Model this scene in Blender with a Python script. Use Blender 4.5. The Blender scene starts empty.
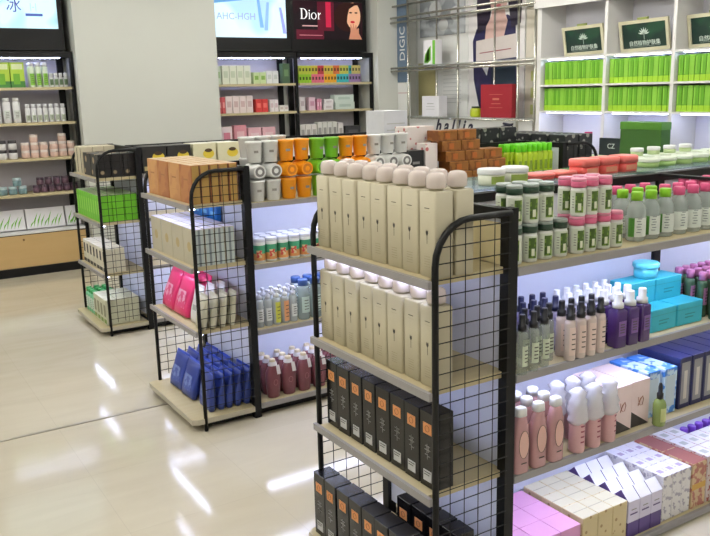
import bpy, bmesh, math, random
from math import pi, sin, cos, radians as rad
from mathutils import Matrix, Vector
random.seed(7)
SC = bpy.context.scene
COL = SC.collection

# ------------------------------------------------------------------ materials
def lin(c):
    return tuple((x/255/12.92) if x/255 <= .04045 else ((x/255+.055)/1.055)**2.4 for x in c[:3])
_M = {}
def mat(name, rgb=None, rough=.5, metal=0., alpha=1., emit=0., var=.05, scale=25., spec=.5, kind=None, rgb2=None, thr=.5, trans=0.):
    if name in _M: return _M[name]
    m = bpy.data.materials.new(name); m.use_nodes = True
    nt = m.node_tree; b = nt.nodes['Principled BSDF']
    N = nt.nodes.new; L = nt.links.new
    tc = N('ShaderNodeTexCoord')
    c = lin(rgb)
    b.inputs['Roughness'].default_value = rough
    b.inputs['Metallic'].default_value = metal
    b.inputs['Specular IOR Level'].default_value = spec
    b.inputs['Transmission Weight'].default_value = trans
    b.inputs['Alpha'].default_value = alpha
    mix = N('ShaderNodeMix'); mix.data_type = 'RGBA'
    out = mix.outputs[2]
    if kind in (None, 'plain'):
        t = N('ShaderNodeTexNoise'); t.inputs['Scale'].default_value = scale
        L(tc.outputs['Object'], t.inputs['Vector'])
        mix.inputs[6].default_value = (*[x*(1-var) for x in c], 1)
        mix.inputs[7].default_value = (*[min(1, x*(1+var)) for x in c], 1)
        L(t.outputs['Fac'], mix.inputs[0])
    elif kind == 'wood':
        mp = N('ShaderNodeMapping'); mp.inputs['Scale'].default_value = (scale*.1, scale, scale)
        L(tc.outputs['Object'], mp.inputs['Vector'])
        t = N('ShaderNodeTexNoise'); t.inputs['Scale'].default_value = 1.; t.inputs['Detail'].default_value = 5
        L(mp.outputs[0], t.inputs['Vector'])
        mix.inputs[6].default_value = (*c, 1)
        mix.inputs[7].default_value = (*lin(rgb2), 1)
        L(t.outputs['Fac'], mix.inputs[0])
    elif kind in ('spots', 'floral', 'noise'):
        if kind == 'noise':
            t = N('ShaderNodeTexNoise'); t.inputs['Detail'].default_value = 2; o = 'Fac'
        else:
            t = N('ShaderNodeTexVoronoi'); o = 'Distance'
        t.inputs['Scale'].default_value = scale
        L(tc.outputs['Object'], t.inputs['Vector'])
        r = N('ShaderNodeValToRGB'); r.color_ramp.elements[0].position = thr-.03; r.color_ramp.elements[1].position = thr+.03
        L(t.outputs[o], r.inputs[0]); L(r.outputs[0], mix.inputs[0])
        mix.inputs[6].default_value = (*lin(rgb2), 1); mix.inputs[7].default_value = (*c, 1)
    elif kind == 'lines':
        t = N('ShaderNodeTexWave'); t.inputs['Scale'].default_value = scale; t.bands_direction = 'Z'
        t.inputs['Distortion'].default_value = 2.
        L(tc.outputs['Object'], t.inputs['Vector'])
        r = N('ShaderNodeValToRGB'); r.color_ramp.elements[0].position = thr-.05; r.color_ramp.elements[1].position = thr+.05
        L(t.outputs['Fac'], r.inputs[0]); L(r.outputs[0], mix.inputs[0])
        mix.inputs[6].default_value = (*c, 1); mix.inputs[7].default_value = (*lin(rgb2), 1)
    L(out, b.inputs['Base Color'])
    if emit:
        L(out, b.inputs['Emission Color']); b.inputs['Emission Strength'].default_value = emit
    _M[name] = m
    return m

# ------------------------------------------------------------------ mesh builder
def rring(w, d, r, n=3):
    """rounded rectangle, counter-clockwise from above"""
    r = min(r, w/2-1e-5, d/2-1e-5); out = []
    for cx, cy, a0 in ((w/2-r, d/2-r, 0), (-w/2+r, d/2-r, pi/2), (-w/2+r, -d/2+r, pi), (w/2-r, -d/2+r, 1.5*pi)):
        for k in range(n+1):
            a = a0+k*pi/2/n
            out.append((cx+r*cos(a), cy+r*sin(a)))
    return out
def cring(r, n=20):
    return [(r*cos(2*pi*k/n), r*sin(2*pi*k/n)) for k in range(n)]

class MB:
    def __init__(s): s.v = []; s.f = []; s.fm = []; s.mats = []; s.sm = []
    def mi(s, m):
        if m not in s.mats: s.mats.append(m)
        return s.mats.index(m)
    def face(s, idx, m, smooth=False): s.f.append(idx); s.fm.append(s.mi(m)); s.sm.append(smooth)
    def quad(s, pts, m):
        b = len(s.v); s.v += [tuple(p) for p in pts]; s.face(tuple(range(b, b+len(pts))), m); return s
    def box(s, x0, x1, y0, y1, z0, z1, m, mt=None, mf=None):
        b = len(s.v)
        s.v += [(x0,y0,z0),(x1,y0,z0),(x1,y1,z0),(x0,y1,z0),(x0,y0,z1),(x1,y0,z1),(x1,y1,z1),(x0,y1,z1)]
        for i, q in enumerate(((0,3,2,1),(4,5,6,7),(0,1,5,4),(1,2,6,5),(2,3,7,6),(3,0,4,7))):
            s.face(tuple(b+k for k in q), mt if (i == 1 and mt) else mf if (i == 2 and mf) else m)
        return s
    def loft(s, rings, m, smooth=True, cap0=True, cap1=True, mcap=None):
        """rings: list of (z, [(x,y)..])"""
        n = len(rings[0][1]); b = len(s.v)
        for z, pts in rings: s.v += [(p[0], p[1], z) for p in pts]
        for k in range(len(rings)-1):
            for i in range(n):
                j = (i+1) % n
                s.face((b+k*n+i, b+k*n+j, b+(k+1)*n+j, b+(k+1)*n+i), m, smooth)
        if cap0: s.face(tuple(b+i for i in reversed(range(n))), m)
        if cap1: s.face(tuple(b+(len(rings)-1)*n+i for i in range(n)), mcap or m)
        return s
    def lathe(s, prof, m, n=20, mcap=None):
        return s.loft([(z, cring(max(r, 1e-4), n)) for r, z in prof], m, True, mcap=mcap)
    def tube(s, pts, r, m, n=6):
        pts = [Vector(p) for p in pts]; b = len(s.v); up = None
        for k, p in enumerate(pts):
            d = ((pts[min(k+1, len(pts)-1)]-pts[max(k-1, 0)])).normalized()
            if up is None: up = d.orthogonal().normalized()
            up = (up-d*up.dot(d)).normalized(); sd = d.cross(up)
            for i in range(n):
                a = 2*pi*i/n+pi/4
                s.v.append(tuple(p+(up*cos(a)+sd*sin(a))*r))
        for k in range(len(pts)-1):
            for i in range(n):
                j = (i+1) % n
                s.face((b+k*n+i, b+k*n+j, b+(k+1)*n+j, b+(k+1)*n+i), m, n > 4)
        s.face(tuple(b+i for i in reversed(range(n))), m); s.face(tuple(b+(len(pts)-1)*n+i for i in range(n)), m)
        return s
    def curved(s, R, z0, z1, a, m, n=8, mid=0.):
        """label patch wrapped round a bottle of radius R, facing -Y"""
        b = len(s.v)
        for k in range(n+1):
            t = -pi/2+mid-a+2*a*k/n
            s.v += [(R*cos(t), R*sin(t), z0), (R*cos(t), R*sin(t), z1)]
        for k in range(n): s.face((b+2*k, b+2*k+2, b+2*k+3, b+2*k+1), m, True)
        return s
    def xf(s, M, start=0):
        s.v[start:] = [tuple(M @ Vector(p)) for p in s.v[start:]]; return s
    def mesh(s, name):
        me = bpy.data.meshes.new(name); me.from_pydata(s.v, [], s.f)
        for m in s.mats: me.materials.append(m)
        me.polygons.foreach_set('material_index', s.fm); me.polygons.foreach_set('use_smooth', s.sm)
        me.update()
        return me

def carton_rings(w, d, h, r=.0022, b=.0015):
    return [(0, rring(w-2*b, d-2*b, r, 1)), (b, rring(w, d, r, 1)), (h-b, rring(w, d, r, 1)), (h, rring(w-2*b, d-2*b, r, 1))]

_TC = {}
def text_mesh(txt, size, m, shear=0., align='CENTER', depth=.0008, bold=0.):
    key = (txt, size, m.name, shear, align)
    if key in _TC: return _TC[key]
    cu = bpy.data.curves.new('lettering', 'FONT'); cu.body = txt; cu.size = size; cu.extrude = depth; cu.shear = shear; cu.space_character = 1.5 if bold else 1; cu.offset = bold
    cu.align_x = align; cu.align_y = 'CENTER'; cu.resolution_u = 3
    o = bpy.data.objects.new('lettering', cu); COL.objects.link(o)
    dg = bpy.context.evaluated_depsgraph_get()
    me = bpy.data.meshes.new_from_object(o.evaluated_get(dg))
    bpy.data.objects.remove(o); bpy.data.curves.remove(cu)
    me.transform(Matrix.Rotation(pi/2, 4, 'X'))        # stands upright, reads from -Y
    me.materials.clear(); me.materials.append(m)
    _TC[key] = me
    return me

# ------------------------------------------------------------------ scene objects
def link(name, data, parent=None, loc=(0,0,0), rot=(0,0,0), label=None, kind=None):
    o = bpy.data.objects.new(name, data); COL.objects.link(o)
    o.location = loc; o.rotation_euler = rot
    if parent is not None: o.parent = parent
    if label: o['label'] = label
    if kind: o['kind'] = kind
    return o
def thing(name, label, cat, loc=(0,0,0), rot=(0,0,0), group=None, data=None):
    for a, b in ((' from the left', ' from left'), (' in the ', ', '), (' of the ', ' of '), (' on the ', ' on ')):
        if len(label.replace('-', ' ').split()) > 15: label = label.replace(a, b).replace(',,', ',')
    o = link(name, data, None, loc, rot, label); o['category'] = cat
    if group: o['group'] = group
    return o
def struct(name, mb):
    return link(name, mb.mesh(name), kind='structure')
def part(name, mb, parent, label=None, loc=(0,0,0), rot=(0,0,0)):
    return link(name, mb.mesh(name) if isinstance(mb, MB) else mb, parent, loc, rot, label)

SIDE = None
class Proto:
    """one kind of product: its own mesh and/or parts, copied for each instance"""
    def __init__(s, name, cat, body=None, parts=()):
        s.name = name; s.cat = cat
        s.body = body.mesh(name) if body else None
        s.parts = []
        for p in parts:
            nm, mb = p[0], p[1]; lb = p[2] if len(p) > 2 else None; sub = p[3] if len(p) > 3 else ()
            s.parts.append((nm, mb.mesh(nm) if isinstance(mb, MB) else mb, lb, [(q[0], q[1].mesh(q[0]) if isinstance(q[1], MB) else q[1]) for q in sub], p[4] if len(p) > 4 else (0,0,0)))
    def put(s, x, y, z, rz=0., label='', group=None, rx=0., ry=0.):
        sc = 1.
        if SIDE is not None:                 # goods on the long side shelves, measured from their shelf's front edge
            x, y, z, sc = x-(.0605+.043*x), y-.072, SIDE+(z-SIDE)*.957, .957
        o = thing(s.name, label, s.cat, (x, y, z), (rx, ry, rz), group, s.body)
        o.scale = (sc, sc, sc)
        for nm, me, lb, sub, loc in s.parts:
            c = link(nm, me, o, loc, label=lb)
            for q, qm in sub: link(q, qm, c)
        return o

ORD = 'first second third fourth fifth sixth seventh eighth ninth tenth eleventh twelfth thirteenth fourteenth fifteenth sixteenth seventeenth eighteenth nineteenth twentieth'.split()
def J(a): return random.uniform(-a, a)

# palette
black = mat('black_metal', (11,11,12), .5, .0, spec=.3)
rail = mat('grey_rail', (150,146,144), .45)
wood = mat('pale_wood', (202,190,152), .5, kind='wood', rgb2=(188,172,132), scale=30)
wood2 = mat('drawer_wood', (214,182,128), .5, kind='wood', rgb2=(200,164,108), scale=14)
panel = mat('white_panel', (222,224,238), .6, var=.02)
greyp = mat('rack_panel', (200,194,202), .7, var=.02)
white = mat('white_plastic', (236,236,236), .35, var=.02)
whitep = mat('white_card', (232,230,234), .55, var=.02)
wallm = mat('wall_paint', (208,209,201), .8, var=.015, scale=3)
chrome = mat('chrome_tube', (190,188,178), .22, .9)
led = mat('led_light', (200,210,255), emit=34.)
led2 = mat('led_light_soft', (200,210,255), emit=17.)
cream = mat('cream_plastic', (194,185,158), .42, var=.03)
creamc = mat('cream_card', (222,212,184), .55)
capm = mat('milky_cap', (230,216,208), .22, var=.03, alpha=.8)
ink = mat('dark_print', (70,66,60), .6)
blackc = mat('black_card', (15,14,16), .24, spec=.4)
orange_l = mat('copper_label', (222,150,92), .5)
silverp = mat('silver_print', (150,148,146), .4, .4)
greyl = mat('grey_label', (196,196,196), .5)
EXPO = 0.17
CAMANG = (1.014011607590788, 0.21456419562185608, -0.02439693350608944)
# ================================================================== THE ROOM
X0, X1, Y0, Y1, H = -4.0, 4.75, -4.6, 6.95, 3.05
def floor_mat():
    m = bpy.data.materials.new('floor_tile'); m.use_nodes = True; nt = m.node_tree; b = nt.nodes['Principled BSDF']
    N = nt.nodes.new; L = nt.links.new
    tc = N('ShaderNodeTexCoord'); br = N('ShaderNodeTexBrick')
    br.offset = 0; br.inputs['Scale'].default_value = 1; br.inputs['Brick Width'].default_value = .6; br.inputs['Row Height'].default_value = .6
    br.inputs['Mortar Size'].default_value = .0016; br.inputs['Mortar Smooth'].default_value = .3
    br.inputs['Color1'].default_value = (*lin((212,203,182)), 1); br.inputs['Color2'].default_value = (*lin((215,207,187)), 1)
    br.inputs['Mortar'].default_value = (*lin((204,195,175)), 1)
    L(tc.outputs['Object'], br.inputs['Vector'])
    no = N('ShaderNodeTexNoise'); no.inputs['Scale'].default_value = 2.2; no.inputs['Detail'].default_value = 6; no.inputs['Distortion'].default_value = 1.5
    mp = N('ShaderNodeMapping'); mp.inputs['Scale'].default_value = (.6, 2.2, 1)
    L(tc.outputs['Object'], mp.inputs['Vector']); L(mp.outputs[0], no.inputs['Vector'])
    mx = N('ShaderNodeMix'); mx.data_type = 'RGBA'; mx.blend_type = 'MULTIPLY'; mx.inputs[0].default_value = .55
    cr = N('ShaderNodeValToRGB'); cr.color_ramp.elements[0].color = (.86,.84,.80,1); cr.color_ramp.elements[1].color = (1,1,1,1)
    cr.color_ramp.elements[0].position = .3; cr.color_ramp.elements[1].position = .7
    L(no.outputs['Fac'], cr.inputs[0]); L(br.outputs['Color'], mx.inputs[6]); L(cr.outputs[0], mx.inputs[7])
    L(mx.outputs[2], b.inputs['Base Color'])
    b.inputs['Roughness'].default_value = .11; b.inputs['Specular IOR Level'].default_value = .55
    bp = N('ShaderNodeBump'); bp.inputs['Strength'].default_value = .012; bp.inputs['Distance'].default_value = .02
    n2 = N('ShaderNodeTexNoise'); n2.inputs['Scale'].default_value = 3.
    L(tc.outputs['Object'], n2.inputs['Vector']); L(n2.outputs['Fac'], bp.inputs['Height']); L(bp.outputs[0], b.inputs['Normal'])
    return m
struct('floor', MB().box(X0, X1, Y0, Y1, -.1, 0, floor_mat()))
struct('ceiling', MB().box(X0, X1, Y0, Y1, H, H+.1, mat('ceiling_paint', (238,238,236), .9, var=.01)))
struct('wall_back', MB().box(X0-.1, X1+.1, Y1, Y1+.1, 0, H, wallm))
struct('wall_right', MB().box(X1, X1+.1, Y0, Y1, 0, H, wallm))
struct('wall_left', MB().box(X0-.1, X0, Y0, Y1, 0, H, wallm))
struct('wall_front', MB().box(X0-.1, X1+.1, Y0-.1, Y0, 0, H, wallm))
struct('column', MB().box(.665, 2.13, 6.5, 6.95, 0, H, wallm))
struct('column', MB().box(4.185, 4.75, 6.5, 6.95, 0, H, wallm))
struct('trim_1', MB().box(-4, .0, 2.45, 2.471, 0, .004, mat('steel_strip', (186,178,164), .3, .5)))

# ceiling lights: tubes in white housings, rows along the shop
tubem = mat('tube_light', (255,252,246), emit=34.)
for ry_, row in ((5.2,'by the wall racks'), (3.0,'over the far aisle'), (.6,'over the near gondola'), (-1.8,'behind the viewer')):
    for k, lx in enumerate((-2.6, -.6, 1.55, 3.3)):
        t = thing('ceiling_light', f'long white ceiling tube light {row}, {ORD[k]} in its row', 'ceiling light', (lx, ry_, H), group='ceiling tube lights')
        part('housing', MB().box(-.11, .11, -.65, .65, -.05, -.0005, white), t)
        for sx in (-.05, .05):
            part('tube', MB().tube([(sx, -.6, -.072), (sx, .6, -.072)], .02, tubem, 8), t)

# ================================================================== FIXTURES
TOP = 1.352
def arc_pts(u0, u1, z0, z1, r):
    """front post rising from z0, rounded corner, running back to u1"""
    s = 1 if u1 > u0 else -1
    return [(u0, z0), (u0, z1-r)] + [(u0+s*(r-r*cos(a)), z1-r+r*sin(a)) for a in [k*pi/12 for k in range(1, 7)]] + [(u1, z1)]
def end_cap(ou, ov, W, hs, base, label, d=.3305, s=1, leds=(0,1,2), deep_base=True, board=False):
    """wire sided end display; opens towards -u (s=1) or +u (s=-1)"""
    t = thing('end_display_rack', label, 'display rack', (ou, ov, 0))
    X = lambda a: s*a
    def bx(mb, a, b, *r): return mb.box(min(X(a), X(b)), max(X(a), X(b)), *r)
    for v0, nm in ((0, 'side_frame'), (W, 'side_frame')):
        vv = v0
        f = part(nm, MB().tube([(X(a), vv, z) for a, z in arc_pts(.012, d-.03, .0, TOP-.012, .13)], .0105, black, 8), t)
        w = MB()
        k = 1
        u = .012+.056
        while u < d-.04:
            zt = TOP-.012
            if u < .142: zt = TOP-.142+math.sqrt(max(0, .13**2-(.142-u)**2))
            w.tube([(X(u), vv, .1), (X(u), vv, zt)], .0019, black, 4); u += .056
        z = .125
        while z < TOP-.02:
            us = .012
            if z > TOP-.142: us = .142-math.sqrt(max(0, .13**2-(z-(TOP-.142))**2))
            w.tube([(X(us), vv, z), (X(d-.03), vv, z)], .0019, black, 4); z += .0475
        part('wire_mesh', w, f)
    for v0 in (0, W-.038):
        p = MB(); bx(p, d-.038, d, v0, v0+.038, 0, TOP, black); part('post', p, t)
    p = MB(); bx(p, d-.036, d-.006, .038, W-.038, TOP-.035, TOP-.003, black); part('top_bar', p, t)
    p = MB(); bx(p, d-.022, d-.008, .038, W-.038, .1, TOP-.035, panel); part('back_panel', p, t)
    if board:
        p = MB(); bx(p, d-.032, d-.0225, .04, W-.04, hs[0]+.002, TOP-.05, mat('cream_board', (214,200,156), .55)); part('cream_board', p, t)
    for i, h in enumerate(hs):
        p = MB(); bx(p, .0, d-.024, .024, W-.024, h-.022, h-.001, wood)
        sh = part('shelf', p, t)
        p = MB(); bx(p, -.014, -.001, -.002, W+.002, h-.025, h, rail); part('price_rail', p, sh)
        if i in leds:
            p = MB(); bx(p, .03, .046, .05, W-.05, h-.033, h-.0235, led2); part('light_strip', p, sh, 'glowing white strip under the shelf')
    p = MB(); b0 = -.058 if deep_base else 0
    pts = [(X(b0), .012), (X(b0+.03), -.006), (X(d-.04), -.006), (X(d-.04), W+.006), (X(b0+.03), W+.006), (X(b0), W-.012)]
    if s < 0: pts = pts[::-1]
    p.loft([(base-.028, pts), (base, pts)], mat('base_rim', (186,178,158), .5), False, mcap=wood)
    part('base_shelf', p, t)
    p = MB(); bx(p, .03, d, .03, W-.03, .012, base-.0285, black); part('plinth', p, t)
    return t

def side_shelf(t, u0, u1, vb, vf, h, ledon=True):
    """one board with its price rail; vf is the front edge, vb the spine side"""
    s = 1 if vf > vb else -1
    lo, hi = min(vb, vf), max(vb, vf)
    sh = part('shelf', MB().box(u0, u1, lo, hi, h-.022, h-.001, wood), t)
    part('price_rail', MB().box(u0, u1, min(vf, vf+s*.013), max(vf, vf+s*.013), h-.027, h-.0012, rail), sh)
    if ledon:
        a = vf-s*.05
        part('light_strip', MB().box(u0+.05, u1-.05, min(a, a-s*.016), max(a, a-s*.016), h-.033, h-.0235, led), sh, 'glowing white strip under the shelf')
def gondola(ou, ov, W, u0, L, right, left, label, arms=False, glass=False):
    t = thing('gondola_shelf', label, 'shelf unit', (ou, ov, 0))
    c = W/2; n = 2; m = L/n
    for k in range(n+1):
        a = u0+.002 if k == 0 else u0+k*m-.02
        part('post', MB().box(a, a+.04, c-.02, c+.02, 0, TOP-.03, black), t)
        if arms and k == 1:
            for v0, v1 in ((.012, c-.022), (c+.022, W-.012)):
                part('cross_arm', MB().box(a+.005, a+.035, v0, v1, TOP-.0115, TOP, black), t)
    part('top_rail', MB().box(u0+.002, u0+L+.02, c-.02, c+.02, TOP-.03, TOP, black), t)
    for k in range(n):
        part('back_panel', MB().box(u0+k*m+.045 if k == 0 else u0+k*m+.022, u0+(k+1)*m-.022, c-.007, c+.007, .09, TOP-.03, panel), t)
    for k in range(n):
        a, b = u0+k*m+.004, u0+(k+1)*m-.002
        for i, h in enumerate(right): side_shelf(t, a, b, c-.022, .013, h, i < len(right)-1)
        for i, h in enumerate(left): side_shelf(t, a, b, c+.022, W-.013, h, False)
    part('plinth', MB().box(u0+.006, u0+L, .05, W-.05, 0, right[-1]-.04, black), t)
    return t
W = .71; D = .3305
# front
end_cap(0, 0, W, (1.172, .834, .496), .068, 'black wire end display of cream bottles and black cartons, nearest of the three', board=True)
fg = gondola(0, 0, W, D, 2.2, (1.166, .818, .472, .036), (1.0, .7, .4, .06), 'long shelf unit of bottles and tubs with glass top, nearest of three', arms=True)
# middle
MU, MV = .0261, 1.9725
MH = (1.18, .8635, .5334)
end_cap(MU, MV, W, MH, .0688, 'black wire end display of brown cartons and blue pouches, middle of the three')
gondola(MU, MV, W, D, 2.2, (1.161, .8394, .4847, .0739), (1.16, .8, .45, .07), 'middle long shelf unit with stacked cups, cans and maroon bottles')
# its other end
end_cap(MU+D*2+2.2+.026, MV, W, (1.17, .84, .5), .0688, 'black wire display closing the right end of the middle shelf unit', s=-1, leds=(), deep_base=False)
# far
FU, FV = .1037, 3.984
FH = (1.15, .834, .46)
end_cap(FU, FV, W, FH, .068, 'black wire end display of green cartons, the one beside the white column', leds=(1,2))
gondola(FU, FV, W, D, 2.2, (1.16, .84, .48, .07), (1.16, .84, .48, .07), 'long shelf unit in front of the wall racks, furthest of three')

# glass top over the far half of the front unit
tealg = mat('teal_glass', (120,160,150), .06, alpha=.55, var=.02)
thing('glass_top', 'clear teal glass plate laid over the back half of the nearest shelf unit', 'glass shelf', (0,0,0), data=MB().box(D+.01, D+2.2, W/2+.024, W-.004, TOP+.0005, TOP+.0085, tealg).mesh('glass_top'))
GZ = TOP+.0087

# ---- racks on the back wall
RV = 6.6
def wall_rack(u0, u1, label, sh, front_posts, beam=True, base=None):
    t = thing('wall_rack', label, 'display rack', (0, RV, 0))
    part('back_panel', MB().box(u0+.03, u1-.03, .325, .34, .1, 2.1, greyp), t)
    for a in front_posts: part('front_post', MB().box(a-.017, a+.017, 0, .034, 0, 2.1, black), t)
    for a in (u0+.06, u1-.06): part('back_post', MB().box(a-.03, a+.03, .29, .324, 0, 2.1, black), t)
    part('top_beam', MB().box(u0, u1, -.002, .3, 2.1, 2.155, black), t)
    for h in sh:
        p = part('shelf', MB().box(u0+.018, u1-.018, .0, .288, h-.026, h-.001, wood), t)
    for a in (u0+.001, u1-.013):
        pass
    part('light_strip', MB().box(u0+.1, u1-.1, .10, .112, 2.093, 2.0995, led), t, 'glowing white strip under the top beam')
    return t
R1 = wall_rack(-.38, .655, 'black framed rack of green and white cosmetics on the wall, at the far left', (1.82, 1.487, 1.144, .80), (-.36, .64))
# drawer base of the left rack
part('base_cabinet', MB().box(-.36, .62, -.012, .28, .085, .405, wood2), R1)
part('base_top', MB().box(-.36, .622, -.02, .285, .4135, .433, white), R1)
part('base_edge', MB().box(-.36, .622, -.016, .283, .4055, .413, black), R1)
part('kick_board', MB().box(-.36, .622, -.03, .28, 0, .0845, black), R1)
part('lock', MB().lathe([(.011, 0), (.011, .006), (.008, .008)], mat('brass_lock', (150,120,80), .3, .8), 12).xf(Matrix.Translation((.02,-.012,.36)) @ Matrix.Rotation(pi/2, 4, 'X')), R1)
R2 = wall_rack(2.135, 3.135, 'black framed rack of green and red cartons under the pale blue light box', (1.817, 1.503, 1.144), (3.13,))
R3 = wall_rack(3.15, 4.178, 'black framed rack of small coloured cartons under the dark red light box', (1.817, 1.503, 1.144), (4.16,))

def emis(name, rgb, e, **k): return mat(name, rgb, .5, emit=e, spec=.1, **k)
def light_box(u0, u1, z0, z1, sx0, sx1, sz0, sz1, screen, label):
    t = thing('light_box', label, 'light box', (0, RV+.02, 0))
    part('housing', MB().box(u0, u1, .012, .3, z0, z1, black), t)
    f = MB()
    for a in ((u0, sx0, z0, z1), (sx1, u1, z0, z1), (sx0, sx1, z0, sz0), (sx0, sx1, sz1, z1)): f.box(a[0], a[1], -.004, .0115, a[2], a[3], black)
    part('frame', f, t)
    part('screen', MB().box(sx0+.0005, sx1-.0005, .002, .0115, sz0+.0005, sz1-.0005, screen), t, 'glowing picture panel')
    return t
def poly_part(t, name, pts, y, m, label=None):
    """flat printed shape on a panel that faces -Y"""
    mb = MB(); b = len(mb.v)
    mb.v += [(p[0], y, p[1]) for p in pts]; mb.face(tuple(range(len(pts))), m)
    return part(name, mb, t, label)
def ell(cx, cz, rx, rz, n=20, a0=0): return [(cx+rx*cos(2*pi*k/n+a0), cz+rz*sin(2*pi*k/n+a0)) for k in range(n)]
lb1 = light_box(-.5, .60, 2.165, 2.98, -.45, .555, 2.365, 2.93, emis('ice_screen', (160,200,212), .62, kind='noise', rgb2=(196,224,232), scale=1.6, thr=.5), 'pale blue light box with dark characters above the left wall rack')
navye = emis('navy_ink', (70,90,160), .5)
part('lettering', text_mesh('冰', .14, emis('violet_ink', (72,80,160), .35)), lb1, loc=(.165, .0005, 2.565))
part('lettering', text_mesh('|-|', .08, emis('faint_ink', (150,180,200), .8)), lb1, loc=(.34, .0005, 2.565))
part('caption_bar', MB().box(.265, .42, .0008, .0015, 2.478, 2.502, navye), lb1)
lb2 = light_box(2.14, 3.085, 2.165, 2.86, 2.16, 3.035, 2.312, 2.76, emis('white_screen', (206,226,242), .6, kind='noise', rgb2=(170,206,240), scale=1.2, thr=.5), 'bright white and blue light box above the middle wall rack')
part('lettering', text_mesh('AHC-HGH', .10, emis('pale_ink', (150,166,204), .5)), lb2, loc=(2.43, .0005, 2.53))
for k, (a, b, c) in enumerate(((2.68, 2.72, (120,170,215)), (2.80, 2.83, (140,180,225)), (2.95, 3.0, (150,160,225)))):
    poly_part(lb2, 'splash_print', [(a, 2.74-.05*k), (a+.03, 2.74-.05*k), (b+.035-.06*(k == 1), 2.42-.03*k), (b-.01-.06*(k == 1), 2.42-.03*k)], .001, emis('splash_blue_%s' % 'abc'[k], c, .5))
poly_part(lb2, 'sky_print', [(2.165, 2.755), (2.165, 2.66), (2.5, 2.70), (2.64, 2.755)], .0012, emis('sky_blue', (100,160,205), .5))
lb3 = light_box(3.088, 4.10, 2.165, 2.86, 3.125, 4.05, 2.30, 2.725, emis('wine_screen', (40,22,28), .5, kind='noise', rgb2=(30,22,26), scale=2., thr=.5), 'dark red light box with a portrait and white lettering, above the right wall rack')
dm = emis('lit_white', (236,236,236), .7)
def dior():
    mb = MB(); Y = .0
    def q(x0, x1, z0, z1): mb.quad([(x0,Y,z0),(x1,Y,z0),(x1,Y,z1),(x0,Y,z1)], dm)
    q(0,.04,0,.006); q(0,.04,.109,.115); q(.012,.029,.006,.109)                 # D: stem and bowl
    n = 14
    for k in range(n):
        a0, a1 = -pi/2+pi*k/n, -pi/2+pi*(k+1)/n
        o = lambda a: (.04+.055*cos(a), Y, .0575+.0575*sin(a)); i_ = lambda a: (.04+.036*cos(a), Y, .0575+.0515*sin(a))
        mb.quad([i_(a0), o(a0), o(a1), i_(a1)], dm)
    q(.108,.132,0,.005); q(.114,.126,.005,.072); q(.108,.114,.068,.072)          # i
    mb.quad([(x,Y,z) for x,z in ell(.12,.093,.008,.008,10)], dm)
    for k in range(16):                                                          # o
        a0, a1 = 2*pi*k/16, 2*pi*(k+1)/16
        o = lambda a: (.178+.038*cos(a), Y, .036+.038*sin(a)); i_ = lambda a: (.178+.024*cos(a), Y, .036+.033*sin(a))
        mb.quad([i_(a0), o(a0), o(a1), i_(a1)], dm)
    q(.228,.252,0,.005); q(.234,.246,.005,.072); q(.228,.234,.068,.072)          # r
    mb.quad([(.246,Y,.05),(.256,Y,.066),(.268,Y,.074),(.27,Y,.062),(.258,Y,.056),(.246,Y,.042)], dm)
    return mb
part('lettering', dior(), lb3, loc=(3.215, .0004, 2.525))
for (x0, x1, z0, z1, c, e) in ((3.16, 3.52, 2.305, 2.41, (84,28,42), .5), (3.2, 3.5, 2.345, 2.352, (190,120,130), .5), (3.24, 3.44, 2.445, 2.458, (200,160,160), .5), (3.44, 3.66, 2.40, 2.72, (84,26,40), .5), (3.55, 3.62, 2.44, 2.72, (176,36,66), .6)):
    poly_part(lb3, 'band_print', [(x0, z0), (x1, z0), (x1, z1), (x0, z1)], .0012-.0003*(x0 > 3.5)-.0003*(z1-z0 < .02), emis('band_%d_%d' % (c[0], int(x0*100)), c, e))
skin = emis('portrait_skin', (214,164,130), .5); skin2 = emis('portrait_shade', (190,130,104), .45)
poly_part(lb3, 'hair_print', ell(3.85, 2.56, .19, .165), .0012, emis('portrait_hair', (44,24,22), .5))
poly_part(lb3, 'portrait_print', ell(3.925, 2.575, .10, .15), .0009, skin, 'face of a dark haired woman')
poly_part(lb3, 'fringe_print', [(3.80,2.71),(4.0,2.725),(4.035,2.66),(4.0,2.70),(3.94,2.69),(3.87,2.65),(3.845,2.57),(3.83,2.44),(3.80,2.46)], .0005, emis('portrait_hair', (44,24,22), .5))
for cx in (3.89, 3.965): poly_part(lb3, 'eye_print', ell(cx, 2.61, .022, .009, 10), .0006, emis('portrait_eye', (60,30,26), .4))
poly_part(lb3, 'mouth_print', ell(3.915, 2.505, .032, .014, 10), .0006, emis('portrait_lip', (176,40,48), .7))
poly_part(lb3, 'hand_print', [(3.86, 2.31), (3.885, 2.40), (3.88, 2.475), (3.893, 2.48), (3.91, 2.43), (3.918, 2.485), (3.932, 2.485), (3.94, 2.43), (3.955, 2.475), (3.968, 2.47), (3.97, 2.42), (3.99, 2.44), (4.0, 2.43), (4.0, 2.38), (4.04, 2.31)], .0004, skin2)
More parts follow.
